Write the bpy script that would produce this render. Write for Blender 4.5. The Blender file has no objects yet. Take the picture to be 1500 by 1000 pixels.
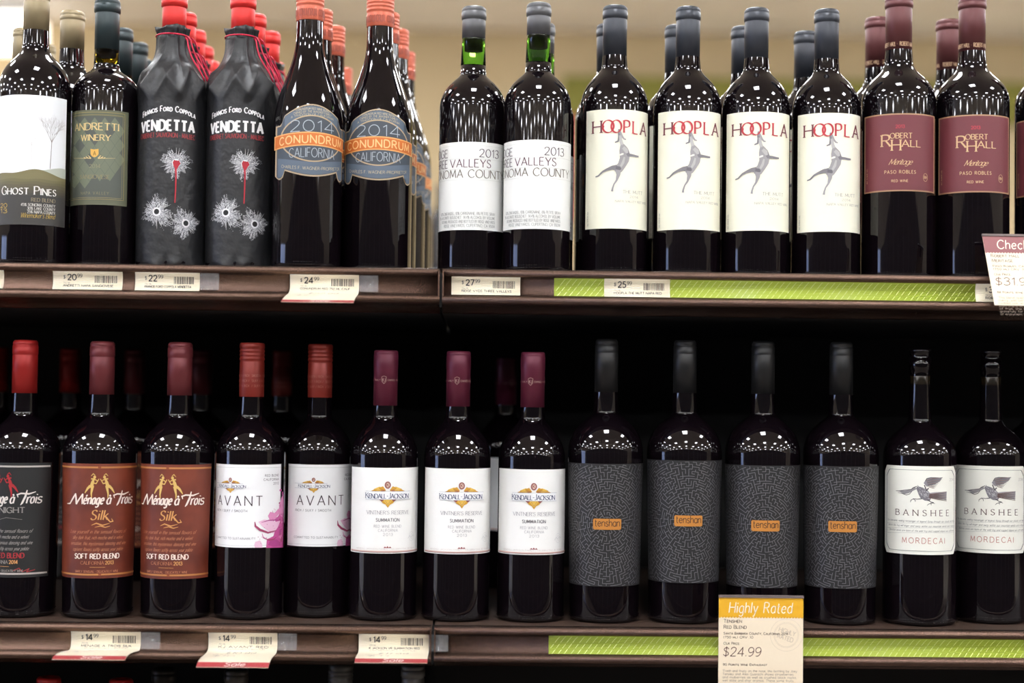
import bpy, bmesh, math, random
from mathutils import Vector, Matrix
SC = bpy.context.scene
COL = SC.collection
# ------------------------------------------------------------------ camera
F = 2350.0                       # focal length in pixels of the 1500 x 1000 frame
CAM = Vector((0, 0, 1.45))
PITCH, YAW, ROLL = math.atan(75 / F), math.radians(1.3), 0.0122
FWD = Vector((math.sin(YAW) * math.cos(PITCH), math.cos(YAW) * math.cos(PITCH), math.sin(PITCH)))
R0 = FWD.cross(Vector((0, 0, 1))).normalized()
U0 = R0.cross(FWD)
RIGHT = R0 * math.cos(ROLL) + U0 * math.sin(ROLL)
UP = -R0 * math.sin(ROLL) + U0 * math.cos(ROLL)
cd = bpy.data.cameras.new('camera')
cam = bpy.data.objects.new('camera', cd)
COL.objects.link(cam)
M3 = Matrix((RIGHT, UP, -FWD)).transposed().to_4x4()
cam.matrix_world = Matrix.Translation(CAM) @ M3
cd.sensor_width = 36
cd.lens = 36 * F / 1500
cd.clip_start = 0.05
cd.dof.use_dof = True
cd.dof.focus_distance = 1.75
cd.dof.aperture_fstop = 2.6
cd.dof.aperture_blades = 0
SC.camera = cam
# ------------------------------------------------------------------ world, exposure
w = bpy.data.worlds.new('world')
SC.world = w
w.use_nodes = True
w.node_tree.nodes['Background'].inputs[0].default_value = (0.55, 0.5, 0.45, 1)
w.node_tree.nodes['Background'].inputs[1].default_value = 0.02
SC.view_settings.view_transform = 'Standard'
SC.view_settings.look = 'None'
SC.view_settings.gamma = 1
SC.view_settings.use_curve_mapping = False
SC.view_settings.exposure = 0.0
SC.cycles.sample_clamp_indirect = 4
SC.cycles.max_bounces = 8
SC.cycles.caustics_reflective = False
SC.cycles.caustics_refractive = False
LAMP_POWER = 48.0
LAMP_H, LAMP_S, LAMP_W, LAMP_D0, LAMP_X0 = 2.9, 3.2, 0.72, 1.5, 0.1

YA, YL = 1.78, 1.705             # axis plane of the front row of bottles; front face of the shelf lips


def ray(x, y):
    return FWD * F + RIGHT * (x - 750) + UP * (500 - y)


def at(x, y, Y):
    d = ray(x, y)
    return CAM + d * (Y / d.y)


ZU = at(700, 394.5, YL).z        # top of the upper shelf
ZL = at(700, 919, YL).z          # top of the lower shelf
ZB = ZL - 0.345                  # top of the bottom shelf

# ------------------------------------------------------------------ materials
MATS = {}


def lin(c):
    if isinstance(c, str):
        c = [int(c[i:i + 2], 16) / 255 for i in (0, 2, 4)]
        return tuple(v / 12.92 if v < .04045 else ((v + .055) / 1.055) ** 2.4 for v in c)
    return tuple(c)


def mat(name, c, rough=.5, metal=0., ior=1.5, bump=None, emit=None, spec=.5, trans=0., coat=0., mix=None):
    """bump = (scale, strength, distance); mix = (second colour, noise scale)"""
    if name in MATS:
        return MATS[name]
    m = bpy.data.materials.new(name)
    m.use_nodes = True
    nt = m.node_tree
    b = nt.nodes['Principled BSDF']
    c = lin(c)
    b.inputs['Base Color'].default_value = (*c, 1)
    b.inputs['Roughness'].default_value = rough
    b.inputs['Metallic'].default_value = metal
    b.inputs['IOR'].default_value = ior
    b.inputs['Specular IOR Level'].default_value = spec
    b.inputs['Transmission Weight'].default_value = trans
    b.inputs['Coat Weight'].default_value = coat
    b.inputs['Coat Roughness'].default_value = .08
    if emit:
        b.inputs['Emission Color'].default_value = (*lin(emit[0]), 1)
        b.inputs['Emission Strength'].default_value = emit[1]
    tc = None
    if bump or mix:
        tc = nt.nodes.new('ShaderNodeTexCoord')
    if bump:
        n = nt.nodes.new('ShaderNodeTexNoise')
        n.inputs['Scale'].default_value = bump[0]
        n.inputs['Detail'].default_value = 2
        src = tc.outputs['Object']
        if len(bump) > 3:
            mp = nt.nodes.new('ShaderNodeMapping')
            mp.inputs['Scale'].default_value = bump[3]
            nt.links.new(src, mp.inputs[0])
            src = mp.outputs[0]
        nt.links.new(src, n.inputs['Vector'])
        bp = nt.nodes.new('ShaderNodeBump')
        bp.inputs['Strength'].default_value = bump[1]
        bp.inputs['Distance'].default_value = bump[2]
        nt.links.new(n.outputs['Fac'], bp.inputs['Height'])
        nt.links.new(bp.outputs[0], b.inputs['Normal'])
    if mix:
        n = nt.nodes.new('ShaderNodeTexNoise')
        n.inputs['Scale'].default_value = mix[1]
        n.inputs['Detail'].default_value = 3
        nt.links.new(tc.outputs['Object'], n.inputs['Vector'])
        r = nt.nodes.new('ShaderNodeValToRGB')
        r.color_ramp.elements[0].position, r.color_ramp.elements[1].position = .38, .62
        r.color_ramp.elements[0].color = (*c, 1)
        r.color_ramp.elements[1].color = (*lin(mix[0]), 1)
        nt.links.new(n.outputs['Fac'], r.inputs[0])
        nt.links.new(r.outputs[0], b.inputs['Base Color'])
    MATS[name] = m
    return m


def ink(hexc, rough=.55):
    return mat('ink_' + hexc, hexc, rough)


def foil(hexc):
    return mat('foil_' + hexc, hexc, .38, .25)


# ------------------------------------------------------------------ object helpers
def link(name, me, parent=None, label=None, cat=None, group=None, kind=None):
    o = bpy.data.objects.new(name, me)
    COL.objects.link(o)
    if parent:
        o.parent = parent
    if label: o['label'] = label
    if cat: o['category'] = cat
    if group: o['group'] = group
    if kind: o['kind'] = kind
    return o


def mesh(name, vs, fs, mats, idx=None, smooth=True):
    me = bpy.data.meshes.new(name)
    me.from_pydata(vs, [], fs)
    for m in (mats if isinstance(mats, (list, tuple)) else [mats]):
        me.materials.append(m)
    if idx:
        me.polygons.foreach_set('material_index', idx)
    me.polygons.foreach_set('use_smooth', [smooth] * len(fs))
    me.update()
    return me


def box_vf(x0, x1, y0, y1, z0, z1):
    v = [(x0, y0, z0), (x1, y0, z0), (x1, y1, z0), (x0, y1, z0), (x0, y0, z1), (x1, y0, z1), (x1, y1, z1), (x0, y1, z1)]
    f = [(0, 3, 2, 1), (4, 5, 6, 7), (0, 1, 5, 4), (1, 2, 6, 5), (2, 3, 7, 6), (3, 0, 4, 7)]
    return v, f


def box(name, x0, x1, y0, y1, z0, z1, m, parent=None, bevel=0, **k):
    v, f = box_vf(x0, x1, y0, y1, z0, z1)
    me = mesh(name, v, f, m, smooth=False)
    if bevel:
        bm = bmesh.new(); bm.from_mesh(me)
        bmesh.ops.bevel(bm, geom=list(bm.edges), offset=bevel, segments=2, affect='EDGES')
        bm.to_mesh(me); bm.free()
    return link(name, me, parent, **k)


def lathe(name, prof, m, seg=64, fold=None):
    """prof: list of (r, z) in metres from bottom to top; fold(a, r, z) may displace"""
    vs, fs = [], []
    for (r, z) in prof:
        for i in range(seg):
            a = 2 * math.pi * i / seg
            rr, zz = (r, z) if fold is None else fold(a, r, z)
            vs.append((rr * math.sin(a), -rr * math.cos(a), zz))
    n = len(prof)
    for j in range(n - 1):
        for i in range(seg):
            k = (i + 1) % seg
            fs.append((j * seg + i, j * seg + k, (j + 1) * seg + k, (j + 1) * seg + i))
    fs.append(tuple(range(seg - 1, -1, -1)))
    fs.append(tuple((n - 1) * seg + i for i in range(seg)))
    return mesh(name, vs, fs, m)


def bez(p0, p1, p2, p3, n):
    out = []
    for i in range(n + 1):
        t = i / n; s = 1 - t
        out.append(tuple(s ** 3 * a + 3 * s * s * t * b + 3 * s * t * t * c + t ** 3 * d for a, b, c, d in zip(p0, p1, p2, p3)))
    return out


def copy_tree(o, parent=None):
    c = o.copy()
    COL.objects.link(c)
    if parent:
        c.parent = parent
    for ch in list(o.children):
        copy_tree(ch, c)
    return c


# ------------------------------------------------------------------ a small stroke alphabet (units: cap height 10)
def E(cx, cy, rx, ry, n=28):
    return '~' + ' '.join('%.2f,%.2f' % (cx + rx * math.sin(2 * math.pi * i / n), cy + ry * math.cos(2 * math.pi * i / n)) for i in range(n + 1))


G = {
 'A': (8, '0,0 4,10 8,0', '1.5,3.5 6.5,3.5'), 'B': (6.4, '0,0 0,10', '~0,10 3,10 5.3,9.3 5.9,7.7 5.2,6 3,5.3 0,5.3', '~0,5.3 3.4,5.3 5.8,4.5 6.4,2.7 5.7,.8 3.3,0 0,0'),
 'C': (7.8, '~7.6,8.2 6.2,9.6 4.6,10 2.6,9.5 .7,7.6 0,5 .7,2.4 2.6,.5 4.6,0 6.3,.4 7.8,1.8'),
 'D': (7.6, '0,0 0,10', '~0,10 3,10 5.8,9.2 7.3,7.2 7.6,5 7.3,2.8 5.8,.8 3,0 0,0'), 'E': (5.6, '0,0 0,10', '0,10 5.2,10', '0,5.2 4.5,5.2', '0,0 5.6,0'),
 'F': (5.2, '0,0 0,10', '0,10 5.2,10', '0,5.1 4.4,5.1'), 'G': (8, '~7.6,8.2 6.2,9.6 4.6,10 2.6,9.5 .7,7.6 0,5 .7,2.4 2.6,.5 4.6,0 6.3,.3 7.8,1.4', '7.8,.8 7.8,4.6', '5.2,4.6 7.8,4.6'),
 'H': (7.4, '0,0 0,10', '7.4,0 7.4,10', '0,5.2 7.4,5.2'), 'I': (0.4, '.2,0 .2,10'), 'J': (3.6, '~3.4,10 3.4,5 3.3,2.2 2.4,.4 1,0 0,.7'),
 'K': (7, '0,0 0,10', '6.3,10 0,4.4', '2.1,6.1 7,0'), 'L': (5.2, '0,10 0,0', '0,0 5.2,0'), 'M': (9, '0,0 .9,10 4.5,1.6 8.1,10 9,0'),
 'N': (7.8, '0,0 0,10 7.8,0 7.8,10'), 'O': (9.2, E(4.6, 5, 4.6, 5)), 'P': (6, '0,0 0,10', '~0,10 3.2,10 5.4,9.2 6,7.3 5.4,5.5 3.2,4.7 0,4.7'),
 'Q': (9.2, E(4.6, 5, 4.6, 5), '5.4,2.4 9,-1.4'), 'R': (6.8, '0,0 0,10', '~0,10 3.2,10 5.3,9.3 5.9,7.5 5.3,5.8 3.2,5.1 0,5.1', '3.1,5.1 6.8,0'),
 'S': (5.6, '~5.2,8.5 4.4,9.6 2.9,10 1,9.4 .3,7.7 1,6.2 2.9,5.2 4.8,4.1 5.5,2.4 4.7,.7 2.7,0 1,.4 0,1.7'),
 'T': (7.2, '3.6,0 3.6,10', '0,10 7.2,10'), 'U': (7.2, '~0,10 0,5 .3,2.2 1.6,.5 3.6,0 5.6,.5 6.9,2.2 7.2,5 7.2,10'), 'V': (8, '0,10 4,0 8,10'),
 'W': (11.4, '0,10 3,0 5.7,9.4 8.4,0 11.4,10'), 'X': (7.2, '0,0 7,10', '.2,10 7.2,0'), 'Y': (7.4, '0,10 3.7,4.8 7.4,10', '3.7,0 3.7,4.8'), 'Z': (6.6, '.3,10 6.4,10 0,0 6.6,0'),
 '0': (6.4, E(3.2, 5, 3.2, 5)), '1': (2.6, '.2,8 2.3,10 2.3,0'), '2': (6, '~.3,7.6 1,9.3 3,10 5.1,9.2 5.6,7.3 4.6,5 2.4,2.4 .1,0', '0,0 6,0'),
 '3': (5.6, '~.4,8.7 1.5,9.7 3,10 4.8,9.2 5.1,7.5 4.2,5.9 2.2,5.4', '~2.2,5.4 4.5,4.9 5.6,3 5,.9 2.8,0 1.1,.3 0,1.4'), '4': (6.6, '4.8,0 4.8,10 0,2.8 6.6,2.8'),
 '5': (5.4, '4.9,10 1.1,10 .6,5.6', '~.6,5.6 2.4,6.2 4.4,5.6 5.4,3.4 4.7,1 2.6,0 1,.3 0,1.2'), '6': (5.8, '~5,9.6 3.4,10 1.4,8.6 .1,5.4 .2,2.2 1.5,.3 3.1,0 5,.8 5.8,3 5,5.2 3.1,6 1.2,5.2 .1,3.4'),
 '7': (5.8, '0,10 5.8,10 1.8,0'), '8': (5.8, E(2.9, 7.7, 2.3, 2.3, 16), E(2.9, 2.7, 2.9, 2.7, 16)), '9': (5.8, '~.8,.4 2.4,0 4.4,1.4 5.7,4.6 5.6,7.8 4.3,9.7 2.7,10 .8,9.2 0,7 .8,4.8 2.7,4 4.6,4.8 5.7,6.6'),
 'a': (5.3, '~5.2,5 4,6.3 2.5,6.5 .7,5.3 0,3.2 .6,1 2.3,0 4,.4 5.2,1.9', '5.2,6.5 5.2,0'), 'b': (5.5, '0,10 0,0', '~0,4.6 1.2,6.1 2.9,6.5 4.8,5.4 5.5,3.2 4.8,1 2.9,0 1.2,.4 0,1.8'),
 'c': (4.8, '~4.7,5.3 3.6,6.4 2.5,6.5 .7,5.3 0,3.2 .7,1.1 2.5,0 3.7,.1 4.8,1.2'), 'd': (5.4, '~5.3,4.8 4,6.3 2.5,6.5 .7,5.3 0,3.2 .6,1 2.3,0 4,.4 5.3,1.9', '5.3,10 5.3,0'),
 'e': (5.2, '~.1,3.4 2.5,3.4 5.1,3.5', '~5.1,3.5 4.6,5.6 2.8,6.5 .8,5.4 0,3.2 .7,1 2.7,0 4.9,1.1'), 'f': (3.2, '~3.4,9.6 2.5,10 1.5,9.2 1.2,7.5 1.2,3 1.2,0', '0,6.3 2.9,6.3'),
 'g': (5.3, '~5.2,5 4,6.3 2.5,6.5 .7,5.3 0,3.2 .6,1 2.3,0 4,.4 5.2,1.9', '~5.2,6.5 5.2,2 5,-1.8 3.8,-3 2.2,-3.2 .4,-2.4'), 'h': (4.9, '0,10 0,0', '~0,4.4 1.4,6.1 2.9,6.5 4.4,5.8 4.9,4 4.9,2 4.9,0'),
 'i': (.4, '.2,6.5 .2,0', '.2,8.5 .2,9.4'), 'j': (1.6, '~1.4,6.5 1.4,2 1.3,-1.8 .6,-3 -.8,-3', '1.4,8.5 1.4,9.4'), 'k': (4.8, '0,10 0,0', '4.3,6.5 0,2.4', '1.6,3.9 4.8,0'), 'l': (.4, '.2,10 .2,0'),
 'm': (8.4, '0,6.5 0,0', '~0,4.4 1.2,6.1 2.4,6.5 3.8,5.8 4.2,4 4.2,2 4.2,0', '~4.2,4.4 5.4,6.1 6.6,6.5 8,5.8 8.4,4 8.4,2 8.4,0'), 'n': (4.9, '0,6.5 0,0', '~0,4.4 1.4,6.1 2.9,6.5 4.4,5.8 4.9,4 4.9,2 4.9,0'),
 'o': (5.8, E(2.9, 3.25, 2.9, 3.25, 20)), 'p': (5.5, '0,6.5 0,-3.2', '~0,4.6 1.2,6.1 2.9,6.5 4.8,5.4 5.5,3.2 4.8,1 2.9,0 1.2,.4 0,1.8'), 'q': (5.3, '~5.2,5 4,6.3 2.5,6.5 .7,5.3 0,3.2 .6,1 2.3,0 4,.4 5.2,1.9', '5.2,6.5 5.2,-3.2'),
 'r': (3.2, '0,6.5 0,0', '~0,4 .9,5.9 2.2,6.5 3.2,6.2'), 's': (4, '~3.8,5.6 3,6.4 2,6.5 .6,6 .2,4.9 .8,3.9 2.1,3.4 3.5,2.8 4,1.7 3.3,.4 2,0 .8,.2 0,1'), 't': (3.2, '~1.1,9 1.1,5 1.1,1.6 1.6,.3 2.6,0 3.2,.3', '0,6.4 3,6.4'),
 'u': (4.9, '~0,6.5 0,3 .4,.8 2,0 3.6,.4 4.9,2.1', '4.9,6.5 4.9,0'), 'v': (5.2, '0,6.5 2.6,0 5.2,6.5'), 'w': (7.8, '0,6.5 2,0 3.9,6.3 5.8,0 7.8,6.5'), 'x': (4.8, '0,6.5 4.8,0', '4.8,6.5 0,0'), 'y': (5.2, '0,6.5 2.7,.3', '~5.2,6.5 3.4,2 2,-1.6 1.1,-3 -.2,-3.1'),
 'z': (4.6, '.2,6.5 4.4,6.5 0,0 4.6,0'), ' ': (3.2,), '.': (.6, '.3,0 .3,.8'), ',': (.8, '.6,.9 .1,-1.4'), '-': (3.6, '.3,4.2 3.3,4.2'), "'": (.6, '.4,10 .2,7.6'), '"': (1.8, '.3,10 .3,7.8', '1.5,10 1.5,7.8'), ':': (.6, '.3,0 .3,.8', '.3,5 .3,5.8'),
 '$': (5.6, '~5.2,8 4.4,9 2.9,9.4 1,8.9 .3,7.4 1,6.1 2.9,5.1 4.8,4.1 5.5,2.6 4.7,1.1 2.7,.5 1,.9 0,2', '2.8,11 2.8,-1'), '%': (8, E(1.8, 7.8, 1.8, 2.2, 12), E(6.2, 2.2, 1.8, 2.2, 12), '6.6,10 1.4,0'), '/': (3, '0,0 3,10'), '(': (2, '~2,10.5 .3,7.5 0,5 .3,2.5 2,-.5'), ')': (2, '~0,10.5 1.7,7.5 2,5 1.7,2.5 0,-.5'),
 '*': (2, '1,4.2 1,5.4'), '|': (.6, '.3,1 .3,9'),
 'é': (5.2, '~.1,3.4 2.5,3.4 5.1,3.5', '~5.1,3.5 4.6,5.6 2.8,6.5 .8,5.4 0,3.2 .7,1 2.7,0 4.9,1.1', '2.4,7.8 4,9.6'), 'à': (5.3, '~5.2,5 4,6.3 2.5,6.5 .7,5.3 0,3.2 .6,1 2.3,0 4,.4 5.2,1.9', '5.2,6.5 5.2,0', '3.6,7.8 1.8,9.6'),
}


def catmull(p, n=3):
    if len(p) < 3:
        return p
    q = [(2 * p[0][0] - p[1][0], 2 * p[0][1] - p[1][1])] + p + [(2 * p[-1][0] - p[-2][0], 2 * p[-1][1] - p[-2][1])]
    if abs(p[0][0] - p[-1][0]) + abs(p[0][1] - p[-1][1]) < .02:
        q[0], q[-1] = p[-2], p[1]
    out = []
    for i in range(1, len(q) - 2):
        a, b, c, d = q[i - 1], q[i], q[i + 1], q[i + 2]
        for k in range(n):
            t = k / n
            out.append(tuple(.5 * (2 * b[j] + (c[j] - a[j]) * t + (2 * a[j] - 5 * b[j] + 4 * c[j] - d[j]) * t * t + (3 * b[j] - a[j] - 3 * c[j] + d[j]) * t ** 3) for j in (0, 1)))
    out.append(p[-1])
    return out


PARSED = {}


def strokes(ch):
    if ch not in PARSED:
        L = []
        for s in G[ch][1:]:
            sm = s[0] == '~'
            p = [tuple(float(v) for v in t.split(',')) for t in s.lstrip('~').split()]
            L.append((sm, catmull(p, 2 if len(p) > 12 else 3) if sm else p))
        PARSED[ch] = L
    return PARSED[ch]


class Print:
    """flat printed shapes, laid out in millimetres (u across, v up) and wrapped onto a surface by build()"""
    def __init__(self):
        self.v, self.f, self.mi, self.mats = [], [], [], []

    def mid(self, m):
        if m not in self.mats:
            self.mats.append(m)
        return self.mats.index(m)

    def poly(self, pts, m, layer=1):
        lo, hi = min(p[0] for p in pts), max(p[0] for p in pts)
        if hi - lo > 2.6:          # cut wide shapes into narrow upright slices so that they follow the curved label
            n = int(math.ceil((hi - lo) / 2.0))
            for i in range(n):
                q = self.clip(self.clip(pts, lo + (hi - lo) * i / n, 1), lo + (hi - lo) * (i + 1) / n, -1)
                if len(q) > 2:
                    self._poly(q, m, layer)
            return
        self._poly(pts, m, layer)

    @staticmethod
    def clip(pts, x, s):
        out = []
        for a, b in zip(pts, pts[1:] + pts[:1]):
            da, db = s * (a[0] - x), s * (b[0] - x)
            if da >= 0: out.append((a[0], a[1]))
            if da * db < 0:
                t = da / (da - db)
                out.append((a[0] + (b[0] - a[0]) * t, a[1] + (b[1] - a[1]) * t))
        return out

    def _poly(self, pts, m, layer=1):
        b = len(self.v)
        self.v += [(p[0], p[1], layer) for p in pts]
        self.f.append(tuple(range(b, b + len(pts))))
        self.mi.append(self.mid(m))

    def band(self, us, lo, hi, m, layer=0):
        b = len(self.v)
        for u in us:
            self.v += [(u, lo(u), layer), (u, hi(u), layer)]
        for i in range(len(us) - 1):
            self.f.append((b + 2 * i, b + 2 * i + 2, b + 2 * i + 3, b + 2 * i + 1))
            self.mi.append(self.mid(m))

    def rect(self, u0, v0, u1, v1, m, layer=0):
        n = max(1, int(abs(u1 - u0) / 2))
        self.band([u0 + (u1 - u0) * i / n for i in range(n + 1)], lambda u: v0, lambda u: v1, m, layer)

    def blob(self, pts, m, layer=1):
        """simple closed outline, cut into vertical slabs by a fan from the centre"""
        cx = sum(p[0] for p in pts) / len(pts); cy = sum(p[1] for p in pts) / len(pts)
        for i in range(len(pts)):
            self.poly([(cx, cy), pts[i], pts[(i + 1) % len(pts)]], m, layer)

    def disc(self, cx, cy, rx, ry, m, layer=1, n=20):
        self.blob([(cx + rx * math.cos(2 * math.pi * i / n), cy + ry * math.sin(2 * math.pi * i / n)) for i in range(n)], m, layer)

    def ribbon(self, pts, wf, m, layer=1, ext=True):
        """wf(angle) -> half width, or list of half widths per point"""
        p = []
        per = isinstance(wf, list)
        ws = []
        for i in range(len(pts) - 1):
            a, b = pts[i], pts[i + 1]
            d = math.hypot(b[0] - a[0], b[1] - a[1])
            n = max(1, int(math.ceil(abs(b[0] - a[0]) / 2.2)))
            for k in range(n):
                t = k / n
                p.append((a[0] + (b[0] - a[0]) * t, a[1] + (b[1] - a[1]) * t))
                ws.append(wf[i] + (wf[i + 1] - wf[i]) * t if per else 0)
        p.append(pts[-1]); ws.append(wf[-1] if per else 0)
        # drop repeated points
        q, qw = [p[0]], [ws[0]]
        for a, ww in zip(p[1:], ws[1:]):
            if math.hypot(a[0] - q[-1][0], a[1] - q[-1][1]) > 1e-4:
                q.append(a); qw.append(ww)
        if len(q) < 2:
            return
        runs, cur = [], [0, 1]
        ang = [math.atan2(q[i + 1][1] - q[i][1], q[i + 1][0] - q[i][0]) for i in range(len(q) - 1)]
        for i in range(1, len(ang)):
            dd = abs((ang[i] - ang[i - 1] + math.pi) % (2 * math.pi) - math.pi)
            if dd > .9:
                runs.append(cur); cur = [i, i + 1]
            else:
                cur.append(i + 1)
        runs.append(cur)
        mi = self.mid(m)
        for r in runs:
            b = len(self.v)
            for j, i in enumerate(r):
                a0 = ang[r[j - 1]] if j > 0 else ang[i]
                a1 = ang[i] if j < len(r) - 1 else a0
                dx, dy = math.cos(a0) + math.cos(a1), math.sin(a0) + math.sin(a1)
                a = math.atan2(dy, dx)
                h = qw[i] if per else wf(a)
                x, y = q[i]
                if ext and j == 0 and i > 0:
                    x -= math.cos(a) * h * .7; y -= math.sin(a) * h * .7
                if ext and j == len(r) - 1 and i < len(q) - 1:
                    x += math.cos(a) * h * .7; y += math.sin(a) * h * .7
                self.v += [(x - math.sin(a) * h, y + math.cos(a) * h, layer), (x + math.sin(a) * h, y - math.cos(a) * h, layer)]
            if per and max(qw) > 1.0:
                V = [(v[0], v[1]) for v in self.v[b:]]
                del self.v[b:]
                for j in range(len(r) - 1):
                    self.poly([V[2 * j], V[2 * j + 1], V[2 * j + 3], V[2 * j + 2]], m, layer)
                continue
            for j in range(len(r) - 1):
                self.f.append((b + 2 * j, b + 2 * j + 1, b + 2 * j + 3, b + 2 * j + 2))
                self.mi.append(mi)

    def line(self, pts, w, m, layer=1):
        self.ribbon(pts, lambda a: w / 2, m, layer)

    def text(self, s, u0, v0, h, m, w=None, thick=.1, thin=None, serif=False, slant=0., caps=False, track=2.0, align='l', layer=2, cond=1.0, T=None, small=.78):
        """h cap height in mm; w total width in mm (else natural); T(u, v) bends the line"""
        if thin is None:
            thin = thick
        run, x = [], 0.0
        for ch in s:
            sc = 1.0
            if caps and ch.islower() and ch.upper() in G:
                ch, sc = ch.upper(), small
            if ch not in G:
                ch = '-'
            run.append((ch, x, sc))
            x += G[ch][0] * sc + track
        tot = max(x - track, .5)
        sy = h / 10
        sx = (w / tot) if w else sy * cond
        W = tot * sx
        ox = u0 if align == 'l' else (u0 - W if align == 'r' else u0 - W / 2)
        ht, hn = thick * h / 2, thin * h / 2
        wf = lambda a: hn + (ht - hn) * abs(math.sin(a - .35)) if thick != thin else ht
        tr = T or (lambda u, v: (u, v))
        for ch, xx, sc in run:
            for sm, pts in strokes(ch):
                P = [tr(ox + (xx + px * sc) * sx + slant * py * sc * sy, v0 + py * sc * sy) for px, py in pts]
                self.ribbon(P, wf, m, layer)
                if serif:
                    for (px, py), (qx, qy) in ((pts[0], pts[1]), (pts[-1], pts[-2])):
                        if (py in (0, 10) or (py in (6.5,) and ch.islower())) and abs(qy - py) > 1.2 * abs(qx - px) and not (sm and len(pts) < 3):
                            e = 1.25 if not isinstance(serif, float) else serif
                            c = (tr(ox + (xx + (px - e) * sc) * sx + slant * py * sc * sy, v0 + py * sc * sy), tr(ox + (xx + (px + e) * sc) * sx + slant * py * sc * sy, v0 + py * sc * sy))
                            dv = -hn if py > 0 else hn
                            self.ribbon([(c[0][0], c[0][1] + dv), (c[1][0], c[1][1] + dv)], lambda a: hn, m, layer)
        return W

    def build(self, name, parent, mp, base=.0004, step=.00011, **k):
        """mp(u, v, off) -> xyz ; off in metres outward"""
        if not self.f:
            return None
        vs = [mp(u, v, base + step * l) for u, v, l in self.v]
        me = mesh(name, vs, self.f, self.mats, self.mi, smooth=True)
        return link(name, me, parent, **k)


def tube(name, pts, r, m, parent=None, seg=6, **k):
    pts = [Vector(p) for p in pts]
    vs, fs = [], []
    for i, p in enumerate(pts):
        t = (pts[min(i + 1, len(pts) - 1)] - pts[max(i - 1, 0)]).normalized()
        a = t.orthogonal().normalized() if i == 0 else (a - t * a.dot(t)).normalized()
        b = t.cross(a)
        for j in range(seg):
            c = 2 * math.pi * j / seg
            vs.append(tuple(p + a * (r * math.cos(c)) + b * (r * math.sin(c))))
    for i in range(len(pts) - 1):
        for j in range(seg):
            q = (j + 1) % seg
            fs.append((i * seg + j, i * seg + q, (i + 1) * seg + q, (i + 1) * seg + j))
    fs.append(tuple(range(seg - 1, -1, -1))); fs.append(tuple((len(pts) - 1) * seg + j for j in range(seg)))
    return link(name, mesh(name, vs, fs, m), parent, **k)


# ------------------------------------------------------------------ setting
BROWN = mat('hammered brown metal', (.13, .078, .058), .23, .8, bump=(1000, 1.0, .0005))
BROWN_SMOOTH = mat('brown painted steel', (.06, .036, .026), .45, .2)
DARK = mat('dark shelf back', (.006, .006, .006), .7)
CEIL = mat('ceiling tiles', (.76, .70, .64), .8, mix=((.80, .75, .69), 1.2))
TAN = mat('tan wall paint', (.47, .37, .215), .75, mix=((.50, .395, .235), .8))
OLIVE = mat('olive fascia paint', (.17, .165, .012), .6)
FLOORM = mat('dark floor patch', (.10, .08, .065), .4, mix=((.13, .105, .085), 3.))
LAMPM = mat('lamp diffuser', 'ffffff', .5, emit=('f7faff', LAMP_POWER))

CZ = CAM.z + LAMP_H
box('floor', -14, 14, -32, 13.2, -.05, 0, mat('pale bounce floor', (.40, .36, .30), .5, mix=((.44, .40, .34), 3.)), kind='structure')  # unseen floor, made pale to bounce light up onto the ceiling
box('floor', -9, 9, -2.7, 2.6, 0, .004, FLOORM, kind='structure')  # unseen dark patch added so the bottles mirror no bright floor
box('ceiling', -14, 14, -32, 13.2, CZ + .03, CZ + .1, CEIL, kind='structure')
box('wall_back', -14, 14, 12.9, 13.1, 0, CZ + .03, TAN, kind='structure')
box('wall_front', -14, 14, -32.2, -32, 0, CZ + .03, mat('front wall paint', (.12, .1, .09), .8), kind='structure')
box('wall_left', -14.2, -14, -32, 13.2, 0, CZ + .03, mat('side wall paint', (.2, .17, .14), .8), kind='structure')
box('wall_right', 14, 14.2, -32, 13.2, 0, CZ + .03, MATS['side wall paint'], kind='structure')
box('window_1', -13.99, -13.95, -3.5, 1.8, .3, 2.6, mat('daylight pane', 'dfeaff', .2, emit=('9db9ff', 3.5)), kind='structure')
# green fascia on the back wall and the far lamp seen above the bottles
f = box('trim_1', .68, 13.9, 12.8, 12.9, CAM.z + 2.22, CAM.z + 2.55, OLIVE, kind='structure')
# ceiling lamps
vs, fs = box_vf(-LAMP_W / 2, LAMP_W / 2, -LAMP_W / 2, LAMP_W / 2, -.02, 0)
LAMP_ME = mesh('ceiling_light', vs, fs, LAMPM, smooth=False)
first = True
for j in range(-3, 10):
    for i in range(-4, 5):
        y = YA - LAMP_D0 - j * LAMP_S
        if y > 11.9:
            continue
        link('ceiling_light', LAMP_ME, label='square white light panel recessed in the shop ceiling', cat='ceiling light', group='square ceiling lights over the aisles').location = (LAMP_X0 + i * LAMP_S, y, CZ + .03)

# lit ceiling box at the far wall, seen at the upper left
o = link('ceiling_light', None, label='blurred bright light fixture at the upper left frame edge, far behind', cat='ceiling light')
box('housing', -4.6, -3.40, 12.2, 12.6, CAM.z + 2.84, CZ + .03, mat('white lamp housing', (.7, .7, .7), .5), o)
box('diffuser', -4.6, -3.40, 12.2, 12.6, CAM.z + 2.61, CAM.z + 2.84, mat('far diffuser', 'ffffff', .5, emit=('fff8f0', 3.5)), o)
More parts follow.
